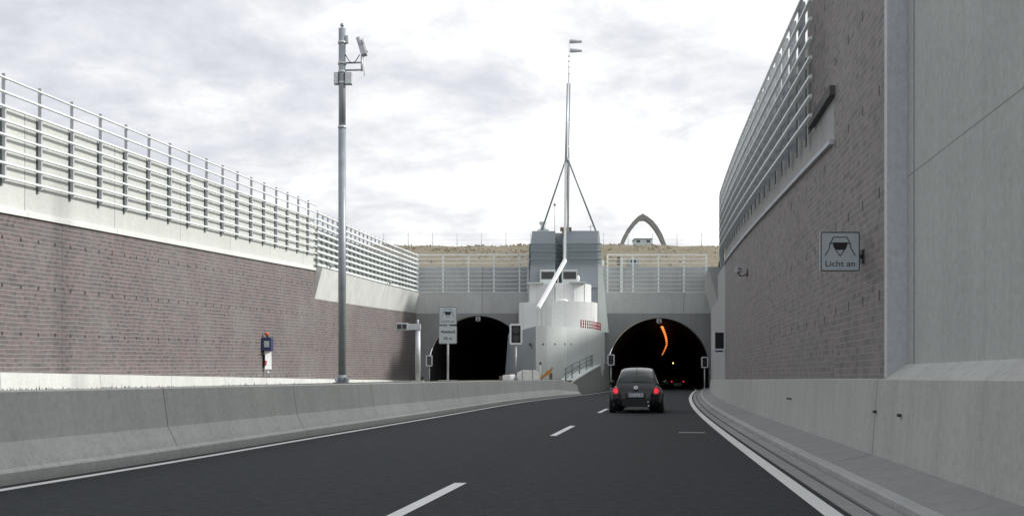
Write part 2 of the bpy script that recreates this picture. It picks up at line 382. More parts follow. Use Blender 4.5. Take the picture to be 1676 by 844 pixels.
WR = lambda d: Rl(d) + 1.42
WU = lambda d: max(WR(d), .2135 * d + .02) if d > 30 else WR(d)      # the top of the wall stands back towards the tunnel
TC = lambda d: Rl(d) - 3.55
copL = lambda d: 6.43 + (d - 31) * .0538
copR = lambda d: 5.03 + (d - 16.2) * .0426
PY = 94.0

# ------------------------------------------------------------------ setting
mb = MB(); mb.face([(-60, -60, -.05), (80, -60, -.05), (80, 320, -.05), (-60, 320, -.05)])
tag(mb.build('ground', M['verge']), kind='structure')
def strip(name, mat, fa, fb, z, ds, kind='structure', nx=1):
    mb = MB()
    for a, b in zip(ds, ds[1:]):
        xa = [fa(a) + (fb(a) - fa(a)) * i / nx for i in range(nx + 1)]; xb = [fa(b) + (fb(b) - fa(b)) * i / nx for i in range(nx + 1)]
        for i in range(nx): mb.face([(xa[i], a, z), (xa[i + 1], a, z), (xb[i + 1], b, z), (xb[i], b, z)], [(a, i * .5), (a, (i + 1) * .5), (b, (i + 1) * .5), (b, i * .5)])
    return tag(mb.build(name, mat), kind=kind)
strip('road', M['asphalt'], lambda d: Ll(d) - .6, lambda d: Rl(d) + .16, 0, rng(-40, 300, 2), nx=16)
strip('opposite_road', M['asphalt2'], lambda d: WL(d) + .4 if d < 94 else -8.5 + (d - 94) * .1, lambda d: ML(d) if d < 94 else 1.5 + (d - 94) * .1, .0, rng(-40, 160, 2), nx=8)
# painted edge lines and lane dashes
mb = MB()
def line(fc, w_, a, b, st=1.5):
    for p, q in zip(rng(a, b, st), rng(a, b, st)[1:]):
        mb.face([(fc(p) - w_ / 2, p, .005), (fc(p) + w_ / 2, p, .005), (fc(q) + w_ / 2, q, .005), (fc(q) - w_ / 2, q, .005)])
line(Rl, .17, -40, 160); line(Ll, .15, -40, 160)
d0 = 7.1 - 13.3 * 3
while d0 < 150:
    line(Cl, .14, d0, d0 + 4.2); d0 += 13.3
mb.face([(3.62, 21.55, .005), (4.18, 21.5, .005), (4.18, 21.62, .005), (3.62, 21.67, .005)])
tag(mb.build('road_markings', M['marking']), kind='structure')
# raised median
def medprof(d):
    a = ML(d) - Ll(d); return [(a, 0), (a, .93), (a + .5, .99), (-1.2, 1.0), (-.80, 1.0), (-.80, 0)]
tag(sweep('median_ground', M['verge'], Ll, medprof, rng(-40, 78, 2)), kind='structure')
# terrain outside the cutting
def zside(d): return 9.3 + (d - 31) * .0445 if d < 94 else 12.1
def far_z(y, x):
    if y < 95.4: return 11.75
    pts = [(95.4, 11.75), (98, 12.3), (106, 15.2), (109, 15.45), (130, 18.1), (200, 23), (400, 30), (1500, 45)]
    for (a, p), (b, q) in zip(pts, pts[1:]):
        if y <= b: return p + (q - p) * (y - a) / (b - a) + .10 * math.sin(x * .23 + y) * (1 if 97 < y < 600 else 0) + .06 * math.sin(x * 1.3) * (1 if 97 < y < 300 else 0)
    return 45
mb = MB()
xs = [-900, -300, -120, -60, -40] + [-30 + i * 1.5 for i in range(48)] + [45, 60, 120, 300, 900]
ys = [95.4, 97, 98, 100, 102, 104, 106, 107.5, 109, 112, 118, 124, 130, 140, 160, 200, 300, 400, 800, 1500]
for y0, y1 in zip(ys, ys[1:]):
    for x0, x1 in zip(xs, xs[1:]): mb.face([(x0, y0, far_z(y0, x0)), (x1, y0, far_z(y0, x1)), (x1, y1, far_z(y1, x1)), (x0, y1, far_z(y1, x0))], smooth=True)
tag(mb.build('embankment_ground', M['drygrass']), kind='structure')
mb = MB()
for a, b in zip(rng(-60, 95.4, 4), rng(-60, 95.4, 4)[1:]):
    za, zb = zside(a) - .45, (zside(b) - .45 if b < 95 else 11.75)
    mb.face([(-900, a, za), (WL(a) - .5, a, za), (WL(b) - .5, b, zb), (-900, b, zb)])
    zra, zrb = max(copR(a) + 1.4, 5.5), (copR(b) + 1.4 if b < 60 else min(copR(b) + 1.4 + (b - 60) * .07, 11.75))
    if a >= 60: zra = min(copR(a) + 1.4 + (a - 60) * .07, 11.75)
    mb.face([(WR(a) + .7, a, zra), (900, a, zra), (900, b, zrb), (WR(b) + .7, b, zrb)])
tag(mb.build('upland_ground', M['drygrass']), kind='structure')

# ------------------------------------------------------------------ left retaining wall
lw = thing('retaining_wall', 'long left retaining wall of dark red brick with white concrete parapet', 'wall', (0, 0, 0))
def vbrick(d, i, z): return [0, 5.2, 5.2, 0][i]
topbL = lambda d: copL(d) - .12
def bl_prof(d): return [(0, -.05), (0, topbL(d)), (-.4, topbL(d)), (-.4, -.05)]
def bl_v(d, i, z): return 0 if z < .5 else 5.4
D1 = 64.6
sweep('brick_face', M['brick_left'], WL, bl_prof, rng(-40, D1, 1.5), lw, vfun=bl_v)
z2 = lambda d: 6.30 + (d - 65) * .0331       # brick top in the second section
sweep('brick_face', M['brick_left'], WL, lambda d: [(0, -.05), (0, z2(d)), (-.4, z2(d)), (-.4, -.05)], rng(D1, PY, 1.5), lw, vfun=lambda d, i, z: 0 if z < .5 else 4.6)
sweep('coping', M['conc_coping'], WL, lambda d: [(.09, topbL(d) + .003), (.09, copL(d) + .05), (-.02, copL(d) + .09), (-.02, topbL(d) + .003)], rng(-40, D1, 2), lw)
parT = lambda d: copL(d) + 3.2 if d < 60 else min(copL(d) + 3.2, 11.9)
sweep('parapet', M['conc_white'], WL, lambda d: [(-.024, topbL(d) + .05), (-.024, parT(d)), (-.35, parT(d)), (-.35, topbL(d) + .05)], rng(-40, D1, 2), lw)
# flared band of the second section
zt2 = lambda d: 8.30 + (d - 65) * .028
sweep('flared_band', M['conc_wband'], WL, lambda d: [(.004, z2(d) + .003), (.50, zt2(d)), (.30, zt2(d) + .0), (-.4, zt2(d)), (-.4, z2(d) + .003)], rng(D1 + .005, PY + .25, 2), lw)
p2 = lambda d: 10.9 + (d - 65) * .03
sweep('parapet', M['conc_white'], WL, lambda d: [(-.03, zt2(d) + .003), (-.03, p2(d)), (-.35, p2(d)), (-.35, zt2(d) + .003)], rng(D1 + .005, PY + .2, 2), lw)
bw_ = sweep('kerb_wall', M['conc_base'], WL, lambda d: [(.85, -.02), (.62, .35), (.55, 1.33 - max(0, d - 31) * .0075), (.02, 1.36 - max(0, d - 31) * .0075), (.02, -.02)], rng(-40, 93.6, 2))
tag(bw_, 'low pale concrete kerb wall along the foot of the left brick wall', 'kerb wall')

# ------------------------------------------------------------------ louvre fences
def make_fence(label, path, base, side, d0, d1, step, n_rails, gap, z0, rail_w, rail_h, top_extra, post_off=.11, group='louvre fences on top of the walls', pw=.10, bracket_h=None, skip=0, tail=.45):
    t = thing('louvre_fence', label, 'fence', (0, 0, 0), 0, group)
    H = (n_rails - 1) * gap; hd = math.atan2(path(d0 + 20) - path(d0), 20)
    m = MB(); s = side
    # post: web and flange standing off the wall, rounded top
    m.box(s * .02, s * .13, -.012, .012, -.12, H + .16); m.box(s * .13, s * .15, -pw / 2, pw / 2, -.12, H + .14)
    m2 = MB(); bh = bracket_h or H * .6; m2.box(s * -.012 if False else s * .0, s * .02, -.05, .05, -.25, bh)
    proto = None
    for d in rng(d0, d1, step)[skip:]:
        loc = (path(d), d, base(d) + z0)
        if proto is None:
            proto = m.build('post', M['post'], t); proto.location = loc; proto.rotation_euler = (0, 0, -hd); q = m2.build('bracket', M['bracket'], proto)
        else: copy_child(proto, t, loc, -hd)
    for k in range(n_rails):
        mb = MB(); o0 = s * .155; ds = rng(d0 - .45, d1 + tail, 2.0); hw = rail_w / 2; hh = (rail_h if k < n_rails - 1 else rail_h * .8) / 2
        zc = z0 + k * gap
        sweep('rail', M['rail'], path, lambda d: [(o0, base(d) + zc - hh), (o0 + s * rail_w, base(d) + zc - hh * .6), (o0 + s * rail_w, base(d) + zc + hh * .5), (o0, base(d) + zc + hh)], ds, t)
    return t
make_fence('long louvre fence of eight pale rails on the left wall, nearer of the two', WL, copL, 1, 15, 63, 2.0, 8, .44, .98, .06, .095, 0, bracket_h=2.15, pw=.065, tail=1.5)
b2 = lambda d: zt2(d)
make_fence('louvre fence with close set thick white rails on the flared band beside the left tunnel', lambda d: WL(d) + .02, b2, 1, 64.9, 93.6, 1.15, 9, .42, .22, .10, .19, 0, bracket_h=2.3, pw=.06)
FR = lambda d: WU(d) - .06
make_fence('steep louvre fence of pale rails high on the right brick wall', FR, copR, -1, 17.5, 92, 1.15, 8, .33, .62, .055, .07, 0, bracket_h=1.4, pw=.03, skip=1)

# ------------------------------------------------------------------ right side: gutter, kerb, barrier, walls
ds = rng(-40, 98, 1.5)
g_ = sweep('gutter', M['conc_gutter'], Rl, lambda d: [(.16, -.02), (.16, .006), (.36, -.004), (.362, -.02)], ds); tag(g_, kind='structure')
mb = MB()
g_ = sweep('slot_drain', M['conc_gutter'], Rl, lambda d: [(.40, -.02), (.40, .010), (.575, .022), (.575, -.02)], ds); tag(g_, kind='structure')
k_ = sweep('kerb', M['conc_kerb'], Rl, lambda d: [(.60, -.02), (.60, .085), (.615, .10), (.75, .10), (.75, -.02)], ds); tag(k_, kind='structure')
rb = thing('crash_barrier', 'tall grey concrete barrier with dark sloping foot along the right wall', 'barrier')
sweep('sloping_foot', M['conc_foot'], Rl, lambda d: [(.753, -.02), (.753, .09), (1.30, .20), (1.30, -.02)], ds, rb)
topR = lambda d: 1.17 if d < 14 else 1.17 - (d - 14) * .0028
LIM = 12.55
sweep('barrier_face', M['conc_rbarrier'], Rl, lambda d: [(1.303, -.02), (1.303, .20), (1.37, topR(d)), (1.41, topR(d) + .012), (1.418, topR(d)), (1.418, -.02)], rng(LIM, 93.9, 1.5), rb)
sweep('barrier_face', M['conc_rbarrier'], Rl, lambda d: [(1.303, -.02), (1.303, .20), (1.37, topR(d)), (1.39, topR(d) + .012), (1.62, 1.36), (1.66, 1.36), (1.66, -.02)], rng(-40, LIM - .004, 1.5), rb)
mb = MB()
for d in (11.6, 12.85, 20.5, 20.9):
    mb.box(WR(d) - .118, WR(d) - .09, d - .03, d + .03, .74, .775)
mb.build('anchor_hole', M['dark'], rb)
# near plain concrete wall
cw = sweep('concrete_wall', M['conc_right'], lambda d: Rl(d) + 1.66, lambda d: [(.0, -.05), (.0, 9.5), (.4, 9.5), (.4, -.05)], rng(-40, LIM - .004, 1.5), vfun=lambda d, i, z: z)
tag(cw, 'plain grey concrete wall rising out of frame at the near right', 'wall')
rw = thing('retaining_wall', 'right retaining wall of grey brown brick, in shade', 'wall')
BE = 43.5
sweep('brick_face', M['brick_right'], WR, lambda d: [(0, -.05), (0, 9.5), (.45, 9.5), (.45, -.05)], rng(LIM + .16, 16.2, 1.0), rw, vfun=lambda d, i, z: 0 if z < 1 else 9.15)
sweep('brick_face', M['brick_right'], WR, lambda d: [(0, -.05), (0, copR(d) - .04), (.45, copR(d) - .04), (.45, -.05)], rng(16.2, BE, 1.0), rw, vfun=lambda d, i, z: 0 if z < 1 else (copR(d) - .0) - (d - 16.2) * .012)
sweep('brick_face', M['brick_right'], WR, lambda d: [(0, 5.92), (0, 9.5), (.45, 9.5), (.45, 5.92)], rng(16.205, 18.9, .9), rw, vfun=lambda d, i, z: 5.9 if z < 6 else 9.15)
sweep('edge_strip', M['conc_edge'], WR, lambda d: [(-.012, 1.19), (-.012, 9.5), (.46, 9.5), (.46, 1.19)], [LIM, LIM + .155], rw)
sweep('coping', M['conc_edge'], WU, lambda d: [(-.07, copR(d) - .035), (-.07, copR(d) + .035), (.01, copR(d) + .05), (.01, copR(d) - .035)], rng(16.25, 56, 1.5), rw)
parR = lambda d: copR(d) + 2.35 + max(0, d - 50) * .03
sweep('parapet', M['conc_rpar'], WU, lambda d: [(.015, copR(d) + .0), (.015, min(parR(d), 5.78) if d < 18.95 else parR(d)), (.45, min(parR(d), 5.70) if d < 18.95 else parR(d)), (.45, copR(d))], [16.25, 17.7, 18.9] + rng(19, PY, 2), rw)
sweep('soffit_slab', M['soffit'], WR, lambda d: [(-.09, 5.76), (-.09, 5.915), (.4, 5.915), (.4, 5.76)], [16.1, 18.2], rw)
# smooth concrete end of the wall and its flared panel
sweep('smooth_wall', M['conc_rpar'], WR, lambda d: [(0.0, -.05), (0.0, copR(d) - .04), (.45, copR(d) - .04), (.45, -.05)], rng(BE + .02, PY, 2), rw)
zbR = lambda d: 5.2 + (d - 52) * .047; ztR = lambda d: 6.95 + (d - 52) * .052
sweep('flared_band', M['conc_rpar'], WR, lambda d: [(-.004, zbR(d)), (-.5, ztR(d)), (1.6, ztR(d)), (1.6, zbR(d))], rng(52, PY + .2, 2), rw)

# ------------------------------------------------------------------ left crash barrier
lb = sweep('crash_barrier', M['conc_barrier'], Ll, lambda d: [(-.27, -.02), (-.29, .13), (-.36, .17), (-.50, .46), (-.575, 1.03), (-.60, 1.05), (-.79, 1.05), (-.79, -.02)],
           rng(-40, 60, 1.0), vfun=lambda d, i, z: [0, .13, .25, .5, 1.1, 1.2, 1.4, 2.4][i])
tag(lb, 'low grey concrete safety barrier curving along the left road edge', 'barrier')
# barrier end sinks
eb = sweep('barrier_end', M['conc_barrier'], Ll, lambda d: [(-.27, -.02), (-.29, .13 - (d - 60) * .006), (-.36, .17 - (d - 60) * .008), (-.50, .46 - (d - 60) * .03), (-.575, 1.03 - (d - 60) ** 2 * .005), (-.60, 1.05 - (d - 60) ** 2 * .005), (-.79, 1.05 - (d - 60) ** 2 * .005), (-.79, -.02)],
           rng(60.02, 69, 1.0), lb, vfun=lambda d, i, z: [0, .13, .25, .5, 1.1, 1.2, 1.4, 2.4][i])

# ------------------------------------------------------------------ tunnel portals
tp = thing('tunnel_portal', 'concrete portal wall with two arched tunnel mouths across the cutting', 'tunnel portal', (0, PY, 0))
def facade_cols(cx_, r, cz, x0, x1, nm):
    mb = MB(); X = sorted(set([x0, x1] + [x0 + (x1 - x0) * i / 30 for i in range(31)] + [cx_ - r * math.cos(math.pi * i / 48) for i in range(49)]))
    X = [x for x in X if x0 - 1e-6 <= x <= x1 + 1e-6]
    def bot(x): return None if abs(x - cx_) >= r - 1e-6 else cz + math.sqrt(r * r - (x - cx_) ** 2)
    for a, b in zip(X, X[1:]):
        if b - a < 1e-5: continue
        inside = abs((a + b) / 2 - cx_) < r
        za = (bot(a) or cz) if inside else -.05; zb = (bot(b) or cz) if inside else -.05
        mb.face([(a, 0, za), (b, 0, zb), (b, 0, 7.22), (a, 0, 7.22)])
    # rim of the mouth
    arc = [(cx_ - r * math.cos(math.pi * i / 48), cz + r * math.sin(math.pi * i / 48)) for i in range(49)]
    arc = [(cx_ - r, -.05)] + arc + [(cx_ + r, -.05)]
    for (a, b), (c, d) in zip(arc, arc[1:]): mb.face([(a, 0, b), (c, 0, d), (c, .6, d), (a, .6, b)], smooth=False)
    return mb.build(nm, M['conc_facade'], tp)
RC = (13.85, 4.85, 1.95); LC = (-3.2, 4.7, 2.3)
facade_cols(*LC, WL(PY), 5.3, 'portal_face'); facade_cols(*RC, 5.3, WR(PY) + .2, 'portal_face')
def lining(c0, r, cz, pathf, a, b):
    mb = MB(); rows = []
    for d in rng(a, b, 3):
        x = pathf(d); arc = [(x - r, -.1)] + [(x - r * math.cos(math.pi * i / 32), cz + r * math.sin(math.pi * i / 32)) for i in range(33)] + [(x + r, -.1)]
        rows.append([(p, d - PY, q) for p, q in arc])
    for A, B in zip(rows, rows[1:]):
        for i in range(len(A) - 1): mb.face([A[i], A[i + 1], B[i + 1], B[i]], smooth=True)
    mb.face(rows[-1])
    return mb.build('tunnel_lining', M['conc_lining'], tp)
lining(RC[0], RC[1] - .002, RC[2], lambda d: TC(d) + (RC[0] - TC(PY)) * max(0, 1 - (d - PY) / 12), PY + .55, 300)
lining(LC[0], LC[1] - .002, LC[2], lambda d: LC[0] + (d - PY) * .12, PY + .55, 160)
# flared lintel band, upper wall
def band(x0, x1):
    mb = MB(); A = [(x0, 7.22), (x1, 7.22)]
    P = [(x0, .0, 7.22), (x1, .0, 7.22), (x1, 1.0, 7.22), (x0, 1.0, 7.22), (x0, -.5, 9.1), (x1, -.5, 9.1), (x1, 1.0, 9.1), (x0, 1.0, 9.1)]
    mb.hexa(P); return mb.build('lintel_band', M['conc_band'], tp)
band(WL(PY) - 1.0, 5.2); band(5.21, WR(PY) + 2.0)
mb = MB(); mb.box(WL(PY) + .5, WR(PY) - .45, -.54, -.1, 9.103, 9.2); mb.build('ledge', M['conc_coping'], tp)
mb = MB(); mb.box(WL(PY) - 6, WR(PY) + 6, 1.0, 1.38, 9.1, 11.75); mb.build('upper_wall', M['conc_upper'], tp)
for (cx_, cz_) in ((-3.2, 6.85), (13.85, 6.65)):
    mb = MB(); mb.box(cx_ - .22, cx_ - .06, -.30, .0, cz_ - .35, cz_ + .05); mb.box(cx_ + .06, cx_ + .22, -.30, .0, cz_ - .35, cz_ + .05); mb.beam((cx_, -.05, cz_ + .15), (cx_, -.05, cz_ - .45), .07)
    mb.build('mouth_lamp', M['lampcover'], tp)
# railings on the portal
def portal_rail(x0, x1, posts, label):
    t = thing('portal_railing', label, 'railing', (0, PY - .25, 9.2), 0, 'railings above the tunnel mouths')
    proto = None
    for x in posts:
        if proto is None:
            mb = MB(); mb.box(-.07, .07, -.03, .03, 0, 3.55); proto = mb.build('post', M['rail'], t); proto.location = (x, .06, 0)
        else: copy_child(proto, t, (x, .06, 0))
    for k in range(9):
        mb = MB(); z = .35 + k * .395; hh = .035 if k < 8 else .065
        mb.box(x0, x1, -.06, -.0, z - hh, z + hh); mb.build('rail', M['rail'] if k > 5 else M['steel'], t)
portal_rail(-9.0, 1.6, [-8.9 + 2.4 * i for i in range(5)] + [1.5], 'pale metal railing above the left tunnel mouth')
portal_rail(8.95, 18.4, [9.0 + 2.4 * i for i in range(4)] + [18.3], 'pale metal railing above the right tunnel mouth')
# cabinet and post behind the right railing
t = thing('sign_post', 'grey post with two small dark boxes behind the right portal railing', 'post', (10.4, PY + .6, 9.1))
mb = MB(); mb.box(-.12, .12, -.1, .1, 0, 3.5); mb.build('post', M['rail'], t)
for z in (2.75, 3.2): mb = MB(); mb.box(-.42, -.14, -.15, .1, z, z + .3); mb.build('dark_box', M['dark'], t)
t = thing('control_cabinet', 'small pale cabinet with a black window above the right tunnel mouth', 'cabinet', (11.7, PY + 1.2, 11.75))
mb = MB(); mb.box(-.8, .45, -.25, .25, 0, .75); mb.build('body', M['conc_upper'], t, .02); mb = MB(); mb.box(-.35, .1, -.27, -.252, .35, .6); mb.build('window', M['black'], t)

# crest fence on the embankment
t = thing('wire_fence', 'thin wire fence on slim posts along the top of the dry grass bank', 'fence', (0, 108, 0))
proto = None
for i in range(26):
    x = -30 + i * 2.65 + .2
    if proto is None:
        mb = MB(); mb.tube([(0, 0, -.3), (0, 0, 1.45)], .035, 6); proto = mb.build('post', M['steel'], t); proto.location = (x, 0, 15.35)
    else: copy_child(proto, t, (x, 0, 15.35))
mb = MB()
for z in (.3, .75, 1.2, 1.4): mb.tube([(-33, 0, 15.35 + z), (38, 0, 15.35 + z)], .006, 4)
mb.build('wire', M['steel'], t)

# pointed arch monument
t = thing('arch_monument', 'pale pointed concrete arch rising behind the grass bank', 'arch', (0, 0, 0))
D = 130.; kx = D / F
def ap(px, py): return ((px - 838) * kx, EYE + (HY - py) * kx)
outer = [(1011, 412), (1015, 400), (1020, 387), (1027, 374), (1036, 362), (1044, 354), (1052, 349.5), (1060, 354), (1069, 361), (1077, 371), (1084, 383), (1090, 399), (1093, 412)]
inner = [(1017, 412), (1021, 400), (1026, 389), (1033, 377), (1041, 367), (1048, 360.5), (1052.5, 360), (1057, 360.5), (1064, 366), (1072, 376), (1079, 388), (1084, 399), (1087, 412)]
mb = MB(); O = [ap(*p) for p in outer]; I = [ap(*p) for p in inner]
for i in range(len(O) - 1):
    a, b, c, d = O[i], O[i + 1], I[i + 1], I[i]
    P = [(a[0], D, a[1]), (b[0], D, b[1]), (c[0], D + .05, c[1]), (d[0], D + .05, d[1])]; Q = [(p[0], D + .9, p[2]) for p in P]
    mb.face(P); mb.face(Q[::-1]); mb.face([P[0], P[1], Q[1], Q[0]]); mb.face([P[3], P[2], Q[2], Q[3]])
mb.build('arch', M['conc_foot'], t)
kx2 = 140. / F; x0, x1 = (1039 - 838) * kx2, (1067 - 838) * kx2; zb_ = far_z(140, 16) - .2; zt_ = EYE + (HY - 390) * kx2
t = thing('site_hut', 'pale green flat roofed hut with two windows seen through the arch', 'hut', (x0, 140, zb_))
mb = MB(); mb.box(0, x1 - x0, 0, 2.5, 0, zt_ - zb_ - .12); mb.build('wall', M['roofgrey'], t)
mb = MB(); mb.box(-.1, x1 - x0 + .1, -.1, 2.6, zt_ - zb_ - .118, zt_ - zb_); mb.build('roof', M['dkgreen'], t)
for q in (.25, 1.65):
    mb = MB(); mb.box(q, q + .5, -.02, .01, zt_ - zb_ - .55, zt_ - zb_ - .25); mb.build('window', M['glass'], t)

# ------------------------------------------------------------------ control building between the mouths
tb = thing('control_tower', 'stepped pale control building with blue grey top block between the tunnel mouths', 'building', (4.4, 86, 0))
def pxd(px, d): return (px - 838) * d / F
def pxz(py, d): return EYE + (HY - py) * d / F
def loc(pts): return [(x - 4.4, y - 86) for x, y in pts]
zb1 = 5.2
bx_ = hermite([(1.86, 78), (2.8, 78.15), (4.0, 78.75), (5.2, 79.9), (6.3, 81.7), (7.3, 84.3), (8.0, 87.4), (8.45, 91), (8.6, 93.9)])
base_r = loc([(1.86 + 6.74 * i / 60, bx_(1.86 + 6.74 * i / 60)) for i in range(61)] + [(8.6, 94.0), (1.9, 94.0)])
mb = MB(); mb.prism(base_r, 0, zb1)
mb.build('base', M['conc_tower'], tb)
mb = MB(); L0 = loc([(-.75, 93.7), (1.1, 78.35), (1.855, 78.0), (1.895, 94.0)]); L1 = loc([(-.35, 93.7), (1.3, 78.4), (1.855, 78.0), (1.895, 94.0)])
P = [(x, y, 0) for x, y in loc([(-.75, 93.7), (-.75, 92.0), (1.855, 78.02), (1.895, 94)])] + [(x, y, zb1) for x, y in loc([(-.35, 93.7), (-.35, 92.0), (1.855, 78.02), (1.895, 94)])]
mb.hexa(P); mb.build('side_wall', M['tower_blue'], tb)
mb = MB()
for px_ in (889, 908, 924, 934):
    d = 79
    for _ in range(6): d = bx_(pxd(px_, d))
    x = pxd(px_, d) - 4.4; mb.tube([(x, d - 86 - .012, pxz(563, d)), (x, d - 86 + .3, pxz(563, d))], .075, 8)
mb.tube([(pxd(867, 79.5) - 4.4, -7.2, pxz(563, 79)), (pxd(867, 79.5) - 4.4, -6, pxz(563, 79))], .075, 8)
mb.build('anchor_hole', M['dark'], tb)
def drum(x0, x1, yf, yb, z0, z1, name, mat, round_r=2.6, flat=.25, lean=0):
    # flat left flank, round front towards the road
    cxm = (x0 + x1) / 2; hw = (x1 - x0) / 2; pts = []
    xs0 = x0 + (x1 - x0) * .40; pts.append((x0, yf + round_r * .62)); pts.append((xs0 - .02, yf + .12))
    for i in range(25):
        a = math.pi / 2 * i / 24; pts.append((xs0 + (x1 - xs0) * math.sin(a) ** .9, yf + round_r * (1 - math.cos(a) ** .9)))
    pts += [(x1, yb), (x0, yb)]
    mb = MB(); mb.prism(loc(pts), z0, z1); o = mb.build(name, mat, tb)
    return o
drum(.62, 7.35, 83.2, 93.6, zb1 + .002, 7.55, 'lower_drum', M['tower_white'])
drum(1.55, 6.95, 85.2, 93.4, 7.552, pxz(466, 87), 'middle_drum', M['tower_white'], 2.3)
zm = pxz(466, 87)
mb = MB()
for x, y, z0, z1 in ((6.25, 85.95, 7.6, zm - .1), (6.55, 86.35, 7.6, zm - .15), (5.25, 85.35, 7.6, zm - .1), (6.9, 84.5, 5.3, 6.3)): mb.beam((x - 4.4, y - 86, z0), (x - 4.4, y - 86, z1), .07)
mb.build('groove', M['post'], tb)
# upper block: two wings and a slot
zt = pxz(378, 90)
xa, xb = pxd(871, 90), pxd(978, 90)
P = lambda x0, x1, y0, y1, z0, z1, dx=0: [(x0 - dx - 4.4, y0 - 86, z0), (x1 - 4.4, y0 - 86, z0), (x1 - 4.4, y1 - 86, z0), (x0 - dx - 4.4, y1 - 86, z0), (x0 - 4.4, y0 - 86, z1), (x1 - 4.4, y0 - 86, z1), (x1 - 4.4, y1 - 86, z1), (x0 - 4.4, y1 - 86, z1)]
mb = MB(); mb.hexa(P(xa, pxd(909, 90), 90, 95.2, zm + .002, zt, .22)); mb.build('upper_block', M['tower_blue'], tb)
mb = MB(); mb.hexa(P(pxd(909, 90) + .003, pxd(921, 90), 91.2, 95.2, zm + .002, zt)); mb.build('recess', M['tower_blue'], tb)
mb = MB(); mb.hexa(P(pxd(921, 90) + .003, xb, 89.8, 95.2, zm + .002, zt)); mb.build('upper_block', M['tower_blue'], tb)
mb = MB(); mb.hexa([(xb + .004 - 4.4, 3.7, zb1), (8.68 - 4.4, 3.4, zb1), (8.68 - 4.4, 9.0, zb1), (xb + .004 - 4.4, 9.0, zb1), (xb + .004 - 4.4, 3.8, zt), (xb + .12 - 4.4, 3.8, zt), (xb + .12 - 4.4, 9.0, zt), (xb + .004 - 4.4, 9, zt)])
mb.build('buttress', M['conc_tower'], tb)
mb = MB(); mb.hexa(P(xb - 1.6, xb, 90, 93.6, zb1 + .01, zm)); mb.build('upper_block', M['tower_blue'], tb)
for py_ in (399, 405, 411, 417.5, 424, 430):
    mb = MB(); z = pxz(py_, 89.5); r = .055 if py_ in (399, 411, 424) else .03
    x0, x1 = pxd(868, 89.5) - 4.4, pxd(984, 89.5) - 4.4; xm0, xm1 = pxd(909, 89.5) - 4.4, pxd(922, 89.5) - 4.4
    mb.beam((x0, 3.7, z), (xm0, 3.7, z), r * 2); mb.beam((xm1, 3.55, z), (x1, 3.55, z), r * 2); mb.beam((x0, 3.7, z), (x0, 8.8, z), r * 2); mb.beam((xm0, 3.7, z), (xm1, 5.0, z), r * 2)
    mb.build('rail', M['dkgreen'], tb)
for a, b in ((886, 907), (922, 943)):
    d = 88.6; x0, x1 = pxd(a - 2, d) - 4.4, pxd(b + 2, d) - 4.4; mb = MB(); mb.box(x0, x1, 2.6, 4.2, zm + .004, pxz(441, d)); f = mb.build('window_surround', M['conc_tower'], tb)
    mb = MB(); mb.box(pxd(a, d) - 4.4, pxd(b, d) - 4.4, 2.57, 2.599, pxz(456.5, d), pxz(444.5, d)); mb.build('window', M['glass'], f)
mb = MB(); mb.box(pxd(930, 87) - 4.4, pxd(957, 87) - 4.4, -.9, .4, zm + .01, zm + .12); mb.box(pxd(862, 87) - 4.4, pxd(890, 87) - 4.4, -.2, .4, zm + .01, zm + .1); mb.build('roof_slab', M['conc_base'], tb)
mb = MB(); mb.tube([(-.1, -2.2, 7.56), (-.1, -2.2, 7.75)], .5, 16, .28); mb.build('vent_cap', M['white'], tb)
# inclined beam with fins
top = Vector((pxd(925, 88) - 4.4, 1.8, pxz(426, 88))); bot = Vector((pxd(881, 82) - 4.4, -4.0, pxz(503, 82)))
mb = MB(); mb.beam(top, bot, .26, .26); mb.build('inclined_beam', M['white'], tb)
for f in (.97, .80, .62, .44, .28):
    p = top.lerp(bot, f); z0 = 5.2
    if p.y > -2.6 and f < .7: z0 = 7.56
    mb = MB(); mb.beam((p.x, p.y, z0), (p.x, p.y, p.z - .1), .10, .22); mb.build('fin', M['conc_coping'], tb)

# wind mast
wmst = thing('wind_mast', 'tall twin tube mast on three legs with two grey windsocks at its top', 'mast', (pxd(925, 88), 88, pxz(426, 88)))
X0, Y0, Z0 = wmst.location
mx_ = lambda px_, py_, d: (pxd(px_, d) - X0, d - Y0, pxz(py_, d) - Z0)
mb = MB(); mb.beam(mx_(924.5, 424, 88), mx_(926, 266, 88), .22, .2, (0, 1, 0)); mb.build('lower_column', M['white'], wmst)
mb = MB(); mb.tube([mx_(926, 270, 88), mx_(929.5, 137, 88)], .11, 8); mb.build('upper_tube', M['steel'], wmst)
mb = MB(); mb.tube([mx_(929.5, 380, 88.4), mx_(933, 137, 88.4)], .09, 8); mb.build('upper_tube', M['steel'], wmst)
mb = MB(); mb.tube([mx_(930.5, 142, 88.2), mx_(932, 66, 88.2)], .045, 6, .03)
for y in (92, 100, 110, 120): mb.sphere(mx_(931.5, y, 88.2), .10, 5)
mb.build('top_rod', M['white'], wmst)
for a in ((926, 262, 88, 887, 376, 90.5), (930, 262, 88, 975, 377, 90.5), (928, 262, 88.4, 930, 377, 94)):
    mb = MB(); mb.tube([mx_(*a[:3]), mx_(*a[3:])], .08, 8); mb.build('leg', M['pole'], wmst)
mb = MB(); mb.tube([mx_(928, 266, 88.2), mx_(928, 257, 88.2)], .22, 8, .12); mb.build('collar', M['pole'], wmst)
for y in (68, 83):
    mb = MB(); s0 = mx_(933, y, 88.2); mb.tube([s0, (s0[0] + .15, s0[1], s0[2])], .17, 10, .19, False)
    mb.tube([(s0[0] + .15, s0[1], s0[2]), (s0[0] + 1.05, s0[1], s0[2] - .02)], .19, 10, .10, False); mb.build('windsock', M['post'], wmst)
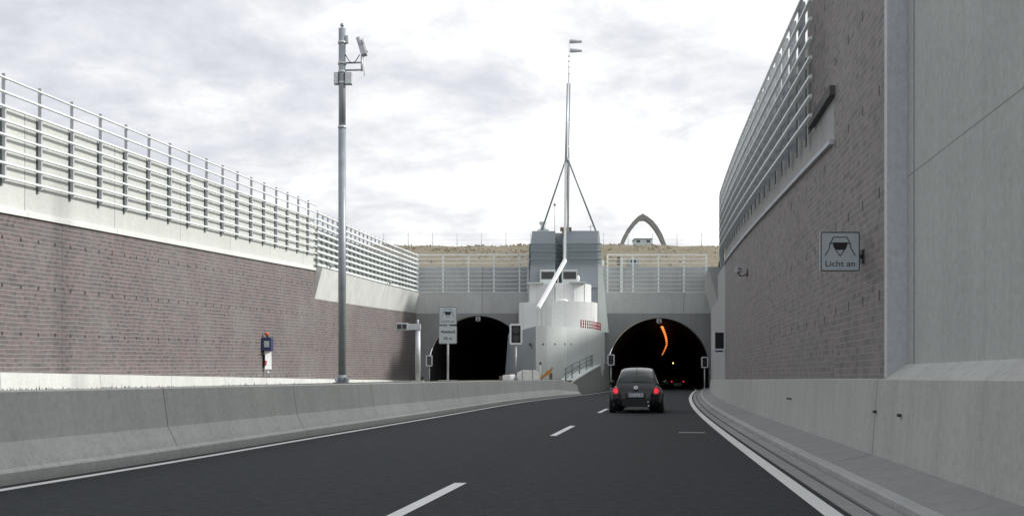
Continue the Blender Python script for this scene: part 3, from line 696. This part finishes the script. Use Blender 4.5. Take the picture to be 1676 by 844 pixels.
for y in (150, 200, 240): mb = MB(); mb.beam(mx_(927, y, 88), mx_(932.5, y, 88.4), .06); mb.build('clamp', M['steel'], wmst)
# small things on the roof of the tower
t = thing('rooftop_fan', 'small pale funnel shaped fan on the left of the tower roof', 'fan', (pxd(889, 91), 91, zt))
mb = MB(); mb.box(-.5, .5, -.4, .4, 0, .25); mb.build('base', M['conc_tower'], t)
mb = MB(); mb.tube([(0, 0, .25), (0, 0, .6)], .30, 12, .2); mb.tube([(0, 0, .6), (0, 0, .95)], .2, 12, .42); mb.build('funnel', M['conc_tower'], t)
t = thing('roof_pole', 'thin pole with a small ball beside the mast on the tower roof', 'pole', (pxd(908, 91), 91, zt))
mb = MB(); mb.tube([(0, 0, 0), (0, 0, 2.5)], .03, 6); mb.build('pole', M['steel'], t); mb = MB(); mb.sphere((0, 0, 2.55), .13, 6); mb.build('ball', M['pole'], t)
t = thing('wind_gauge', 'tiny cross shaped wind gauge on the right of the tower roof', 'wind gauge', (pxd(967, 91), 91, zt))
mb = MB(); mb.tube([(0, 0, 0), (0, 0, .75)], .04, 6); mb.build('stem', M['steel'], t); mb = MB(); mb.beam((-.2, 0, .5), (.2, 0, .6), .06); mb.build('arm', M['steel'], t)
t = thing('mast_bracket', 'rusty brown steel collar on the tower roof edge around the mast', 'bracket', (pxd(927, 90), 89.85, zt))
mb = MB(); mb.box(-.55, .45, -.2, .4, 0.0, .3); mb.box(-.4, -.1, -.2, .1, -.5, .0); mb.build('bracket', M['brown'], t)
t = thing('white_lamp', 'small bright white lamp standing on the tower terrace', 'lamp', (pxd(946, 86.6), 86.6, zm + .12))
mb = MB(); mb.tube([(0, 0, 0), (0, 0, .12)], .16, 12); mb.build('foot', M['white'], t); mb = MB(); mb.sphere((0, 0, .38), .2, 8, .75, .75, 1.5); mb.build('globe', M['white'], t)
t = thing('floodlight', 'small white floodlight fixed to the right edge of the tower', 'lamp', (xb + .35, 90.0, pxz(431, 90)))
mb = MB(); mb.box(-.05, .2, -.2, .1, -.25, .25); mb.build('housing', M['white'], t, .03)
# red and white barrier fence on the base
t = thing('safety_barrier', 'red and white slatted safety barrier on the edge of the tower base', 'safety barrier', (0, 0, zb1))
path = [(x, bx_(x) + .35) for x in (5.6, 6.3, 7.0, 7.6)]
mb = MB()
for (a, b), (c, d) in zip(path, path[1:]):
    for z in (.22, .48): mb.beam((a, b, z), (c, d, z), .03, .06)
mb.build('rail', M['white'], t)
for i in range(11):
    f = i / 10 * (len(path) - 1.001); j = int(f); f -= j; (a, b), (c, d) = path[j], path[j + 1]
    mb = MB(); mb.box(-.055, .055, -.02, .02, 0.02, .66); o = mb.build('slat', M['red'], t); o.location = (a + (c - a) * f, b + (d - b) * f - .04, 0)

# ramp wall with handrails at the tower foot
rpw = thing('ramp_wall', 'curved rising ramp wall with pale coping beside the tower foot', 'wall')
RP = lambda d: Ll(d) - .85
rz_ = lambda d: .80 + 1.75 * (min(1, max(0, (d - 67) / 22)) ** .85)
sweep('wall_face', M['conc_foot'], RP, lambda d: [(0.2, -.02), (0.1, rz_(d) - .1), (-.3, rz_(d) - .1), (-.3, -.02)], rng(67, 93.5, 1), rpw)  # dark concrete tone stands in for the shade on this face
sweep('coping', M['conc_tower'], RP, lambda d: [(.14, rz_(d) - .097), (.14, rz_(d)), (-.9, rz_(d)+.03), (-.9, rz_(d) - .097)], rng(66.6, 93.5, 1), rpw)
for h in (.32, .64, .95):
    mb = MB(); mb.tube([(RP(d) - .25, d, rz_(d) + h) for d in rng(66.8, 93, 1)], .035, 6); mb.build('handrail', M['dkgreen'], rpw)
for d in (67.2, 70, 74, 78, 82, 86, 90):
    mb = MB(); mb.tube([(RP(d) - .25, d, rz_(d)), (RP(d) - .25, d, rz_(d) + .98)], .04, 6); mb.build('baluster', M['dkgreen'], rpw)
mb = MB(); mb.tube([(RP(87) - .3, 87, rz_(87)), (RP(87) - .3, 87, rz_(87) + 2.1)], .06, 6)
tag(mb.build('marker_pole', M['pole']), 'short dark pole standing by the upper end of the ramp handrail', 'pole')

# ------------------------------------------------------------------ lamp mast with camera
t = thing('camera_mast', 'tall grey steel mast with a tilted camera and junction boxes near its top', 'mast', (pxd(560, 35), 35, 1.0))
q = 35 / F
mb = MB(); mb.tube([(0, 0, 0), (0, 0, (617 + 9 - 210) * q)], .135, 16); mb.tube([(0, 0, (617 + 9 - 210) * q), (0, 0, (626 - 47) * q)], .125, 16); mb.tube([(0, 0, 0.02), (0, 0, .28)], .17, 16, .14); mb.build('pole', M['pole'], t)
for z in (208, 136, 118, 104, 70): mb = MB(); zc = (626 - z) * q; mb.tube([(0, 0, zc - .04), (0, 0, zc + .04)], .15, 16); mb.build('band', M['steel'], t)
mb = MB(); mb.box(-.27, .27, -.27, .27, .0, .03); mb.build('base_plate', M['pole'], t)
for a in range(4):
    mb = MB(); mb.beam((.13 * math.cos(a * math.pi / 2 + .78), .13 * math.sin(a * math.pi / 2 + .78), .14), (.27 * math.cos(a * math.pi / 2 + .78), .27 * math.sin(a * math.pi / 2 + .78), .06), .04, .20); mb.build('foot_rib', M['pole'], t)
mb = MB(); mb.tube([(0, 0, (626 - 47) * q), (0, 0, (626 - 39) * q)], .03, 6); mb.sphere((0, 0, (626 - 41) * q), .07, 6); mb.build('top_cap', M['pole'], t)
mb = MB(); mb.box(-.27, -.13, -.16, .06, (626 - 139) * q, (626 - 120) * q); mb.build('junction_box', M['steel'], t, .01)
mb = MB(); mb.box(.13, .36, -.16, .06, (626 - 139) * q, (626 - 120) * q); mb.build('junction_box', M['steel'], t, .01)
mb = MB(); mb.box(.12, .22, -.08, .06, (626 - 71) * q, (626 - 59) * q); mb.build('junction_box', M['post'], t, .01)
for y in (103, 115): mb = MB(); mb.tube([(.1, 0, (626 - y) * q), (.70, -.05, (626 - y) * q)], .032, 8); mb.build('arm', M['pole'], t)
mb = MB(); mb.tube([(.70, -.05, (626 - 117) * q), (.70, -.05, (626 - 90) * q)], .04, 8); mb.build('arm_upright', M['steel'], t)
mb = MB(); mb.tube([(.12, 0, (626 - 90) * q)] + [(.12 + .5 * i / 8, -.05, (626 - 90) * q - .30 * math.sin(math.pi * i / 8)) for i in range(9)], .016, 6); mb.build('cable', M['dark'], t)
mb = MB(); mb.tube([(.78, -.02, (626 - 124) * q), (.78, -.05, (626 - 95) * q)], .018, 6); mb.build('cable', M['white'], t)
cm = MB(); mt_ = Matrix.Translation((.70, -.05, (626 - 78) * q)) @ Matrix.Rotation(R_(-18), 4, 'Y')
cm.box(-.10, .10, -.16, .16, -.30, .02, mt_); cb = cm.build('camera_body', M['post'], t, .02)
cm = MB(); cm.tube([mt_ @ Vector((-.0, 0, .0)), mt_ @ Vector((-.02, -.02, .36))], .10, 12, .085); cm.build('lens_hood', M['post'], cb)
cm = MB(); cm.box(.09, .15, -.12, .12, -.2, .25, mt_); cm.build('shield', M['white'], cb)

# speed camera pole with arm
d = 50; q = d / F
t = thing('sensor_pole', 'grey post carrying a boxy sensor head pointing left, before the left tunnel', 'sensor pole', (pxd(684, d), d, .99))
mb = MB(); mb.tube([(0, 0, .02), (0, 0, (623 - 530) * q)], .14, 14, .12); mb.build('pole', M['steel'], t)
mb = MB(); mb.box(-.3, .3, -.3, .3, 0, .05); mb.build('base_plate', M['conc_base'], t)
for s in (-1, 1): mb = MB(); mb.beam((s * .13, 0, .16), (s * .27, 0, .09), .05, .24); mb.build('foot_rib', M['dark'], t)
mb = MB(); mb.box(-.48, .14, -.16, .16, 2.58, 2.88); mb.build('arm', M['steel'], t, .01)
mb = MB(); mb.box(-1.06, -.482, -.22, .22, 2.56, 2.92); h = mb.build('sensor_head', M['steel'], t, .02)
for a, b in ((-1.02, -.80), (-.76, -.55)): mb = MB(); mb.box(a, b, -.24, -.222, 2.62, 2.86); mb.build('lens', M['dark'], h)
mb = MB(); mb.tube([(0, 0, 2.84), (0, 0, 3.1)], .05, 8); mb.build('top_stub', M['post'], t)

# ------------------------------------------------------------------ signs
def rounded(w_, h_, r, n=4):
    pts = []
    for cx_, cy_, a0 in ((w_ / 2 - r, h_ / 2 - r, 0), (-w_ / 2 + r, h_ / 2 - r, 90), (-w_ / 2 + r, -h_ / 2 + r, 180), (w_ / 2 - r, -h_ / 2 + r, 270)):
        for i in range(n + 1): a = R_(a0 + 90 * i / n); pts.append((cx_ + r * math.cos(a), cy_ + r * math.sin(a)))
    return pts
def frame_ring(mb, w_, h_, r, th, y0, y1, ox=0, oz=0):
    A = rounded(w_, h_, r); B = rounded(w_ - 2 * th, h_ - 2 * th, max(r - th, .005)); n = len(A)
    A = [(a + ox, b + oz) for a, b in A]; B = [(a + ox, b + oz) for a, b in B]
    for i in range(n):
        j = (i + 1) % n
        mb.face([(A[i][0], y0, A[i][1]), (A[j][0], y0, A[j][1]), (B[j][0], y0, B[j][1]), (B[i][0], y0, B[i][1])])
        mb.face([(A[i][0], y1, A[i][1]), (A[j][0], y1, A[j][1]), (B[j][0], y1, B[j][1]), (B[i][0], y1, B[i][1])])
        mb.face([(A[i][0], y0, A[i][1]), (A[j][0], y0, A[j][1]), (A[j][0], y1, A[j][1]), (A[i][0], y1, A[i][1])])
        mb.face([(B[i][0], y0, B[i][1]), (B[j][0], y0, B[j][1]), (B[j][0], y1, B[j][1]), (B[i][0], y1, B[i][1])])
def licht_board(parent, S, ox, oz, y=0):
    """square sign, side S, centred ox,oz, front face at y"""
    mb = MB(); mb.prism([(a + ox, b + oz) for a, b in rounded(S, S, S * .05)], y, y + .03, 'y'); pn = mb.build('sign_panel', M['sign'], parent)
    mb = MB(); frame_ring(mb, S * .985, S * .985, S * .05, S * .022, y - .004, y - .001, ox, oz); mb.build('border', M['black'], pn)
    def P(u, v): return (ox + (u - .5) * S, oz + (.5 - v) * S)
    mb = MB(); wd = S * .018
    def st(a, b, ww=wd):
        p, r_ = P(*a), P(*b); mb.beam((p[0], y - .004, p[1]), (r_[0], y - .004, r_[1]), .004, ww, (0, 0, 1)) if False else bar(mb, p, r_, ww, y)
    for seg in (((.33, .14), (.67, .14)), ((.33, .14), (.24, .32)), ((.67, .14), (.76, .32)), ((.24, .32), (.23, .42)), ((.76, .32), (.77, .42)),
                ((.23, .42), (.12, .60)), ((.77, .42), (.88, .60)), ((.24, .31), (.32, .28)), ((.76, .31), (.68, .28)), ((.32, .28), (.68, .28)), ((.38, .44), (.50, .61)), ((.62, .44), (.50, .61))): st(*seg)
    mb.prism([P(.31, .285), P(.69, .285), P(.665, .38), (P(.62, .455)), P(.38, .455), P(.335, .38)], y - .0045, y - .001, 'y')
    mb.build('car_symbol', M['black'], pn)
    text_mesh('Licht an', S * .205, 'lettering', M['black'], pn, (ox, y - .002, oz - S * .37), width=S * .74, depth=.0015)
def bar(mb, p, r_, ww, y):
    p, r_ = Vector(p), Vector(r_); dd = (r_ - p).normalized(); nn = Vector((-dd.y, dd.x)) * ww / 2; p = p - dd * ww * .35; r_ = r_ + dd * ww * .35
    mb.prism([tuple(p - nn), tuple(r_ - nn), tuple(r_ + nn), tuple(p + nn)], y - .0045, y - .001, 'y')
d = 13.9; q = d / F
t = thing('road_sign', 'square white sign reading Licht an with a car symbol on the right brick wall', 'road sign', (pxd(1375, d), d, pxz(411.5, d)))
licht_board(t, 65 * q, 0, 0)
mb = MB(); xw = WR(d) - t.location[0]
mb.tube([(.1, .06, -.06), (xw, .06, -.06)], .012, 8); mb.box(xw - .03, xw, .02, .10, -.16, .03); mb.tube([(-.2, .035, -.06), (.29, .06, -.06)], .010, 6); mb.tube([(xw - .10, .06, -.06), (xw - .02, .06, -.06)], .03, 8); mb.build('bracket', M['dark'], t)
d = 55; q = d / F
t = thing('road_sign', 'post with Licht an sign above a second board reading Abstand 50 m', 'road sign', (pxd(733, d), d, 1.0))
zc1 = pxz(516.5, d) - 1; zc2 = pxz(547.5, d) - 1
mb = MB(); mb.tube([(0, .06, .03), (0, .06, zc1)], .055, 10); mb.build('post', M['steel'], t)
mb = MB(); mb.box(-.5, .5, -.3, .4, 0, .04); mb.build('base_plate', M['conc_base'], t)
licht_board(t, 29.5 * q, 0, zc1)
mb = MB(); mb.prism([(a, b + zc2) for a, b in rounded(29.5 * q, 29.5 * q, .05)], 0, .03, 'y'); pn = mb.build('sign_panel', M['sign'], t)
mb = MB(); frame_ring(mb, 29 * q, 29 * q, .04, .012, -.004, -.001, 0, zc2); mb.build('border', M['black'], pn)
text_mesh('Abstand', .22, 'lettering', M['black'], pn, (0, -.002, zc2 + .10), width=.78, bold=.006)
text_mesh('50 m', .22, 'lettering', M['black'], pn, (0, -.002, zc2 - .27), width=.46, bold=.004)

# ------------------------------------------------------------------ signals
def signal(loc_, w_, h_, zc, label, pole=True, lens=False, grp='tunnel lane signals'):
    t = thing('signal_box', label, 'signal', loc_, 0, grp)
    if pole:
        mb = MB(); mb.tube([(0, .09, 0), (0, .09, zc - h_ / 2 + .02)], .055, 10); mb.build('pole', M['steel'], t)
        mb = MB(); mb.tube([(0, .09, 0), (0, .09, .28)], .13, 10, .08); mb.build('pole_foot', M['pole'], t)
    mb = MB(); mb.prism([(a, b + zc) for a, b in rounded(w_ - .02, h_ - .02, w_ * .14)], .0, .16, 'y'); mb.build('housing', M['dark'], t)
    mb = MB(); frame_ring(mb, w_, h_, w_ * .15, w_ * .14, -.02, .10, 0, zc); mb.build('frame', M['frame'], t)
    mb = MB(); mb.box(-w_ * .36, w_ * .36, -.008, -.003, zc - h_ * .42, zc + h_ * .42); mb.build('screen', M['glass'], t)
    if lens:
        for k in (-1, 1): 
            mb = MB(); mb.tube([(0, -.012, zc + k * h_ * .2), (0, -.05, zc + k * h_ * .2)], w_ * .27, 16, w_ * .27); mb.build('lens_hood', M['dark'], t)
    return t
d = 60; q = d / F; signal((pxd(844.5, d), d, .98), 21 * q, 34 * q, pxz(546.5, d) - .98, 'large two lens signal on a pole in the median before the tower', lens=True)
d = 89; q = d / F
signal((pxd(702.5, d), d, -.02), 10.5 * q, 18 * q, pxz(590, d) + .02, 'small signal on a thin pole at the left edge of the left tunnel mouth')
signal((pxd(1000, d), d, -.02), 11.5 * q, 18 * q, pxz(588.5, d) + .02, 'small signal on a pole left of the right tunnel mouth, by the ramp wall', lens=True)
signal((pxd(1153.5, d), d, -.02), 11 * q, 18 * q, pxz(592.5, d) + .02, 'small signal on a pole at the right edge of the right tunnel mouth')
d = 43; q = d / F
s_ = signal((pxd(1177.5, d), d, pxz(557, d)), 20 * q, 32 * q, 0, 'dark blank sign box on the right wall beside the tunnel', pole=False)
mb = MB(); mb.box(-.16, .16, .0, .14, -18.6 * q, -16.1 * q); mb.build('lower_box', M['blue'], s_)
mb = MB(); mb.box(.2, WR(d) - s_.location[0], .04, .12, -.05, .05); mb.build('bracket', M['dark'], s_)
# wall camera on the right
d = 31; x = WR(d)
t = thing('wall_camera', 'small camera on a bracket fixed to the right brick wall', 'camera', (x, d, pxz(446, d)))
mb = MB(); mb.tube([(0, 0, -.02), (-.12, 0, -.10), (-.24, 0, -.10), (-.3, 0, 0)], .02, 6); mb.box(-.03, 0, -.06, .06, -.12, .10); mb.build('bracket', M['dark'], t)
mb = MB(); mb.box(-.36, -.22, -.18, .15, 0, .13); cbd = mb.build('camera_body', M['lampcover'], t, .01); mb = MB(); mb.box(-.38, -.20, -.22, .12, .132, .15); mb.build('sun_shield', M['frame'], cbd)
# spotlights on the second louvre fence's band
for px_, d in ((523, 66.5), (619, 83)):
    t = thing('wall_lamp', 'small grey lamp on the ledge under the left louvre fence, %s' % ('at its near end' if d < 70 else 'farther along'), 'lamp', (WL(d) + .42, d, zt2(d)), 0, 'ledge lamps on the left wall')
    mb = MB(); mb.beam((0, 0, 0), (.05, 0, .3), .05); mb.build('arm', M['dark'], t); mb = MB(); mb.tube([(-.08, 0, .38), (.18, -.1, .26)], .09, 8, .14); mb.build('housing', M['lampcover'], t)

# ------------------------------------------------------------------ emergency station on the left wall
d = 55; q = d / F; xw = WL(d)
t = thing('emergency_station', 'dark blue emergency phone box with orange beacon on the left brick wall', 'emergency phone', (xw, d, pxz(562, d)))
mb = MB(); mb.box(.0, .52, -.28, .28, -.40, .33); bx = mb.build('housing', M['blue'], t, .02)
mb = MB(); mb.box(.14, .42, -.292, -.281, -.20, .14); mb.build('display', M['roofgrey'], bx)
mb = MB(); mb.tube([(.26, 0, .33), (.26, 0, .45)], .06, 8); mb.build('beacon_stem', M['dark'], t)
mb = MB(); mb.sphere((.22, 0, .53), .12, 8, 1.1, 1, .8); mb.build('beacon', M['orangered'], t)
t = thing('extinguisher_board', 'bright white slanting board with a red mark under the blue phone box', 'board', (xw + .05, d + .0, pxz(589, d)), R_(38))
mb = MB(); mb.prism([(.02, -.50), (.42, -.50), (.40, .52), (.30, .50), (.04, .34)], -.12, -.06, 'y'); mb.build('panel', M['white'], t)
mb = MB(); mb.prism([(.02, -.30), (.10, -.30), (.13, -.05), (.02, .0)], -.135, -.122, 'y'); mb.build('red_mark', M['red'], t)
mb = MB(); mb.box(.0, .06, -.1, .1, -.4, .3); mb.build('mount', M['dark'], t)
mb = MB(); mb.sphere((.22, -.08, -.66), .07, 6); mb.build('lower_knob', M['white'], t)

# ------------------------------------------------------------------ clutter in front of the tower
d = 64; q = d / F
t = thing('concrete_block', 'white wrapped block stack with chamfered ends beside the median signal', 'block', (pxd(860, d), d, .99))
mb = MB(); mb.prism([(-.85, 0), (.95, 0), (.95, .42), (.72, .66), (-.2, .68), (-.45, .55), (-.62, .40), (-.75, .2)], 0, 1.0, 'y'); mb.build('block', M['tarp'], t, .02)
for x in (-.2, .45): mb = MB(); mb.box(x - .015, x + .015, -.012, 1.0, 0, .69); mb.build('strap', M['dark'], t)
t = thing('concrete_block', 'low white block at the left end of the block stack', 'block', (pxd(825, d), d, .99))
mb = MB(); mb.prism([(-.1, 0), (.42, 0), (.42, .3), (.34, .36), (-.05, .36), (-.1, .3)], 0, .6, 'y'); mb.build('block', M['tarp'], t, .02)
mb = MB(); mb.box(-.32, -.11, .1, .5, 0, .3); mb.build('end_piece', M['brown'], t)
t = thing('sand_pile', 'smooth white heap between the two white blocks behind the median signal', 'heap', (pxd(840, d), d + .6, .985))
mb = MB(); mb.sphere((0, 0, 0), .55, 8, 1.2, .8, .75); mb.build('heap', M['tarp'], t)
t = thing('trestle', 'slanting orange trestle board on dark legs in front of the tower', 'trestle', (pxd(895, d), d, .985)); t.scale = (1.2, 1.2, 1.2)
mb = MB(); mb.prism([(-.38, .18), (-.30, .08), (.02, .28), (.24, .45), (.35, .72), (.22, .68), (.12, .56), (-.02, .52), (-.08, .38), (-.22, .30)], 0, .12, 'y'); mb.build('board', M['orange'], t)
mb = MB(); mb.prism([(.16, .0), (.30, 0), (.30, .42), (.24, .42), (.14, .34)], .02, .5, 'y'); mb.build('leg', M['brown'], t)
mb = MB(); mb.beam((-.3, .1, .0), (-.28, .1, .14), .05); mb.build('leg', M['brown'], t)
t = thing('marker_post', 'thin white post with small dark head in front of the tower prow', 'post', (pxd(884.5, d + 2), d + 2, .985))
mb = MB(); mb.tube([(0, 0, 0), (0, 0, 1.05)], .03, 6); mb.build('post', M['white'], t); mb = MB(); mb.box(-.06, .06, -.06, .06, 1.05, 1.22); mb.build('head', M['dark'], t)

# ------------------------------------------------------------------ grass tufts along the median edge
mb = MB(); rnd = random.Random(3)
for i in range(9000):
    d = rnd.uniform(8, 66); off = -.86 - abs(rnd.gauss(0, .35)); x = Ll(d) + off
    if math.sin(d * 1.7) + math.sin(d * .53 + 1) + rnd.uniform(-1.2, 1.2) < -.2: continue
    h = rnd.uniform(.02, .075) * (1.5 if rnd.random() < .06 else 1); a = rnd.uniform(0, 6.28); wv = .012 + .0004 * d
    dx, dy = math.cos(a) * wv, math.sin(a) * wv; lx, ly = rnd.uniform(-.03, .03), rnd.uniform(-.03, .03)
    mb.face([(x - dx, d - dy, .99), (x + dx, d + dy, .99), (x + lx, d + ly, 1.0 + h)])
tag(mb.build('grass', M['verge']), 'sparse low grass and weeds along the top of the median', 'grass', kind='stuff')

mb = MB()
for i in range(1800):
    x = rnd.uniform(-22, 30); y = 96.2 + 12.6 * rnd.random() ** .6; n_ = math.sin(x * .9) + math.sin(x * .31 + y) + rnd.uniform(-1.3, 1.3)
    if n_ < 0: continue
    z = far_z(y, x); h = rnd.uniform(.04, .15) * (1.8 if rnd.random() < .04 else 1)
    for k in range(3):
        a = rnd.uniform(0, 3.14); wv = rnd.uniform(.05, .14); dx, dy = math.cos(a) * wv, math.sin(a) * wv; lx = rnd.uniform(-.1, .1)
        mb.face([(x - dx, y - dy, z - .05), (x + dx, y + dy, z - .05), (x + lx + dx * .3, y, z + h), (x + lx - dx * .3, y + .02, z + h * .9)])
M['tuft'] = grassm('tuft_grass', (.20, .19, .115), (.27, .235, .165), (.33, .285, .21))
tag(mb.build('dry_grass', M['tuft']), 'dry grass tufts scattered over the bank above the portals', 'grass', kind='stuff')

# ------------------------------------------------------------------ tunnel lamps
def lamp(px_, py_, d, sz):
    x, z = pxd(px_, d), pxz(py_, d); return x, z
lpts = [(1083.5, 534.5, 101), (1086, 540, 108), (1088.2, 546, 117), (1090, 552, 127), (1091, 558, 139), (1091, 564, 155), (1089, 569.5, 173), (1086.5, 575, 196), (1084, 580, 222)]
lp2 = []
for p_, q_ in zip(lpts, lpts[1:]): lp2 += [p_, tuple((u + v) / 2 for u, v in zip(p_, q_))]
lpts = lp2 + [lpts[-1]]
names_ = ['first and nearest', 'second', 'third', 'fourth', 'fifth', 'sixth', 'seventh', 'eighth', 'ninth', 'tenth', 'eleventh', 'twelfth', 'thirteenth', 'fourteenth', 'fifteenth', 'sixteenth', 'last and farthest']
for (px_, py_, d), nm in zip(lpts, names_):
    z = 6.42; x = TC(d) + {101: .9, 108: 1.0}.get(d, 1.0)
    mb = MB(); mb.box(-.09, .09, -.28, .28, -.05, .03); o = mb.build('tunnel_lamp', M['tunnellamp']); o.location = (pxd(px_, d), d, min(pxz(py_, d), 6.45))
    tag(o, 'orange ceiling lamp inside the right tunnel, %s of the row' % nm, 'lamp', 'orange lamps in the right tunnel')
mb = MB(); mb.sphere((0, 0, 0), .28, 8, .9, .9, 1); o = mb.build('tunnel_wall_lamp', M['walllamp']); o.location = (pxd(1103, 232), 232, pxz(593, 232))
tag(o, 'single yellow white lamp deep inside the right tunnel', 'lamp')

# ------------------------------------------------------------------ cars
ztop = hermite([(0, .50), (.03, .64), (.10, .78), (.25, .93), (.5, 1.12), (.8, 1.27), (1.15, 1.41), (1.5, 1.475), (1.9, 1.50), (2.3, 1.46), (2.7, 1.31), (3.0, 1.12), (3.2, 1.00), (3.5, .93), (3.8, .82), (4.0, .68), (4.1, .5)])
wbelt = hermite([(0, .46), (.06, .56), (.2, .64), (.5, .69), (.9, .74), (1.4, .79), (2.4, .79), (3.0, .72), (3.5, .60), (3.9, .50), (4.05, .42), (4.1, .36)])
def section(y):
    zt_, wb = ztop(y), wbelt(y); zb_ = min(.90, zt_ - .05); k = max(0, (zt_ - zb_) / .6)
    a = wb * (1 - .34 * min(1, k)); h = zt_ - zb_
    pts = [(0, zt_)]
    for i in range(1, 9):
        t_ = i / 8 * math.pi / 2; pts.append((a * math.sin(t_) ** .85 if i < 8 else a, zt_ - .085 * min(1, k + .25) * (1 - math.cos(t_) ** .9 if i < 8 else 1)))
    ze = pts[-1][1]
    for i in range(1, 7):
        f = i / 6; pts.append((a + (wb * .93 - a) * f, ze + (zb_ - .06 - ze) * f))
    zq = pts[-1][1]
    pts += [(wb * .985, zq - .05), (wb, min(zq - .1, .72)), (wb, .5), (wb * .985, .34), (wb * .93, .24), (wb * .6, .21), (0, .21)]
    return pts
def make_car(name, label, loc_, rz, paint, tail, s=1.0, detail=True):
    t = thing(name, label, 'car', loc_, rz); t.scale = (s, s, s)
    ys_ = [0, .02, .05, .1, .17, .25, .35, .5, .65, .8, 1, 1.2, 1.4, 1.6, 1.9, 2.2, 2.5, 2.7, 2.9, 3.05, 3.2, 3.4, 3.6, 3.8, 3.95, 4.05, 4.1]
    mb = MB(); rows = []
    for y in ys_:
        S = section(y); rows.append([(-x, y, z) for x, z in S[::-1]] + [(x, y, z) for x, z in S[1:]])
    for A, B in zip(rows, rows[1:]):
        for i in range(len(A) - 1): mb.face([A[i], A[i + 1], B[i + 1], B[i]], smooth=True)
    mb.face(rows[0]); mb.face(rows[-1])
    body = mb.build('body', paint, t)
    for sx in (-1, 1):
        for yy, zz_ in ((.74, .47), (3.25, .46)):
            mb = MB(); mb.sphere((sx * .585, yy, zz_), .5, 16, .56, 1.32 if yy < 1 else 1.2, .88 if yy < 1 else .84); mb.build('fender', paint, body)
    # rear window and side windows laid on the body surface
    def patch(nm, y0, y1, i0, i1, parent, off=.006, ny=8, side=0, mat=M['carglass']):
        mb = MB(); g2 = []
        for j in range(ny + 1):
            y = y0 + (y1 - y0) * j / ny; S = section(y); full = [(-x, z) for x, z in S[::-1]] + [(x, z) for x, z in S[1:]]
            row = []
            for i in range(i0, i1 + 1):
                x, z = full[i]; n_ = Vector((x, -.35 if y < 1.5 else .2, (z - .7) * 1.2)).normalized() * off * 2.0; row.append((x + n_.x, y + n_.y, z + n_.z))
            g2.append(row)
        for A, B in zip(g2, g2[1:]):
            for i in range(len(A) - 1): mb.face([A[i], A[i + 1], B[i + 1], B[i]], smooth=True)
        return mb.build(nm, mat, parent)
    mid = len(section(1)) - 1
    patch('rear_window', .33, 1.0, mid - 6, mid + 6, t)
    patch('windscreen', 2.35, 3.0, mid - 7, mid + 7, t)
    patch('side_window', 1.0, 2.6, mid + 9, mid + 13, t); patch('side_window', 1.0, 2.6, mid - 13, mid - 9, t)
    mb = MB(); mb.box(-.60, .60, .06, .3, .25, .43); mb.build('rear_bumper', paint, t, .06)
    mb = MB(); mb.box(-.58, .58, 3.9, 4.16, .28, .5); mb.build('front_bumper', paint, t, .05)
    for sx in (-1, 1):
        mb = MB(); c0 = Vector((sx * .635, .22, .70)); dr = Vector((sx * .12, -1, .30)).normalized(); mb.tube([c0 + dr * .02, c0 + dr * .085, c0 + dr * .10], .15, 16, .13); l = mb.build('tail_light', M['taillens'], t)
        mb = MB(); mb.tube([c0 + dr * .10, c0 + dr * .112], .09, 14, .075); mb.build('lit_lamp', tail, l)
        for yy in (.78, 3.28):
            mb = MB(); mb.tube([(sx * .68, yy, .32), (sx * .70, yy, .32), (sx * .86, yy, .32), (sx * .88, yy, .32)], .32, 24); wh = mb.build('wheel', M['tyre'], t)
            mb = MB(); mb.tube([(sx * .865, yy, .32), (sx * .886, yy, .32)], .20, 16); mb.build('rim', M['rim'], wh)
        mb = MB(); mb.sphere((sx * .92, 2.55, .98), .1, 6, 1, .5, .8); mb.beam((sx * .8, 2.58, .93), (sx * .92, 2.58, .96), .03); mb.build('wing_mirror', paint, t)
    if detail:
        mb = MB(); mb.box(-.27, .25, -.085, -.07, .53, .65); pl = mb.build('number_plate', M['plate'], t)
        mb = MB(); mb.box(-.27, -.225, -.0875, -.0852, .532, .648); mb.build('plate_band', M['blue'], pl)
        text_mesh('SN CL 43', .10, 'lettering', M['black'], pl, (.01, -.088, .555), width=.42, depth=.001)
        mb = MB(); mb.box(-.32, .30, -.07, .06, .50, .68); mb.build('plate_recess', paint, t, .02)
        cc = Vector((0, .07, .82)); dr = Vector((0, -1, .55)).normalized()
        mb = MB(); mb.tube([cc, cc + dr * .035], .068, 18); bd = mb.build('badge', M['chrome'], t)
        # emblem strokes
        up = Vector((0, .55, 1)).normalized(); rt = Vector((1, 0, 0)); c2 = cc + dr * .037; mb = MB()
        def E(a, b): return c2 + rt * a * .06 + up * b * .06
        for p_, q_ in (((-.3, .8), (0, .12)), ((.3, .8), (0, .12)), ((-.72, .45), (-.35, -.7)), ((-.35, -.7), (0, .0)), ((0, 0), (.35, -.7)), ((.35, -.7), (.72, .45))): mb.beam(E(*p_), E(*q_), .010, .003, tuple(dr))
        mb.build('emblem', M['blue'], bd)
        mb = MB(); mb.tube([(0, 1.05, 1.36), (0, .86, 1.56)], .008, 5); mb.build('aerial', M['dark'], t)
        mb = MB(); mb.tube([(.42, -.02, .25), (.42, -.08, .25)], .03, 8); mb.build('exhaust', M['chrome'], t)
        mb = MB(); mb.sphere((.40, -.052, .37), .03, 6); mb.build('rear_fog_lamp', M['chrome'], t)
        # roof in sky-grey sheen is only reflection; seats seen through the glass are not modelled
    return t
make_car('compact_car', 'dark rounded compact car with lit red tail lights heading for the right tunnel', (pxd(1040.5, 33.2), 33.2, 0), -.16, M['carpaint'], M['taillight'], 1.03)
make_car('distant_car', 'barely visible car with two faint red tail lights inside the right tunnel', (pxd(1109, 112), 112, 0), -.17, M['carpaint'], M['tailfar'], 1.0, False)
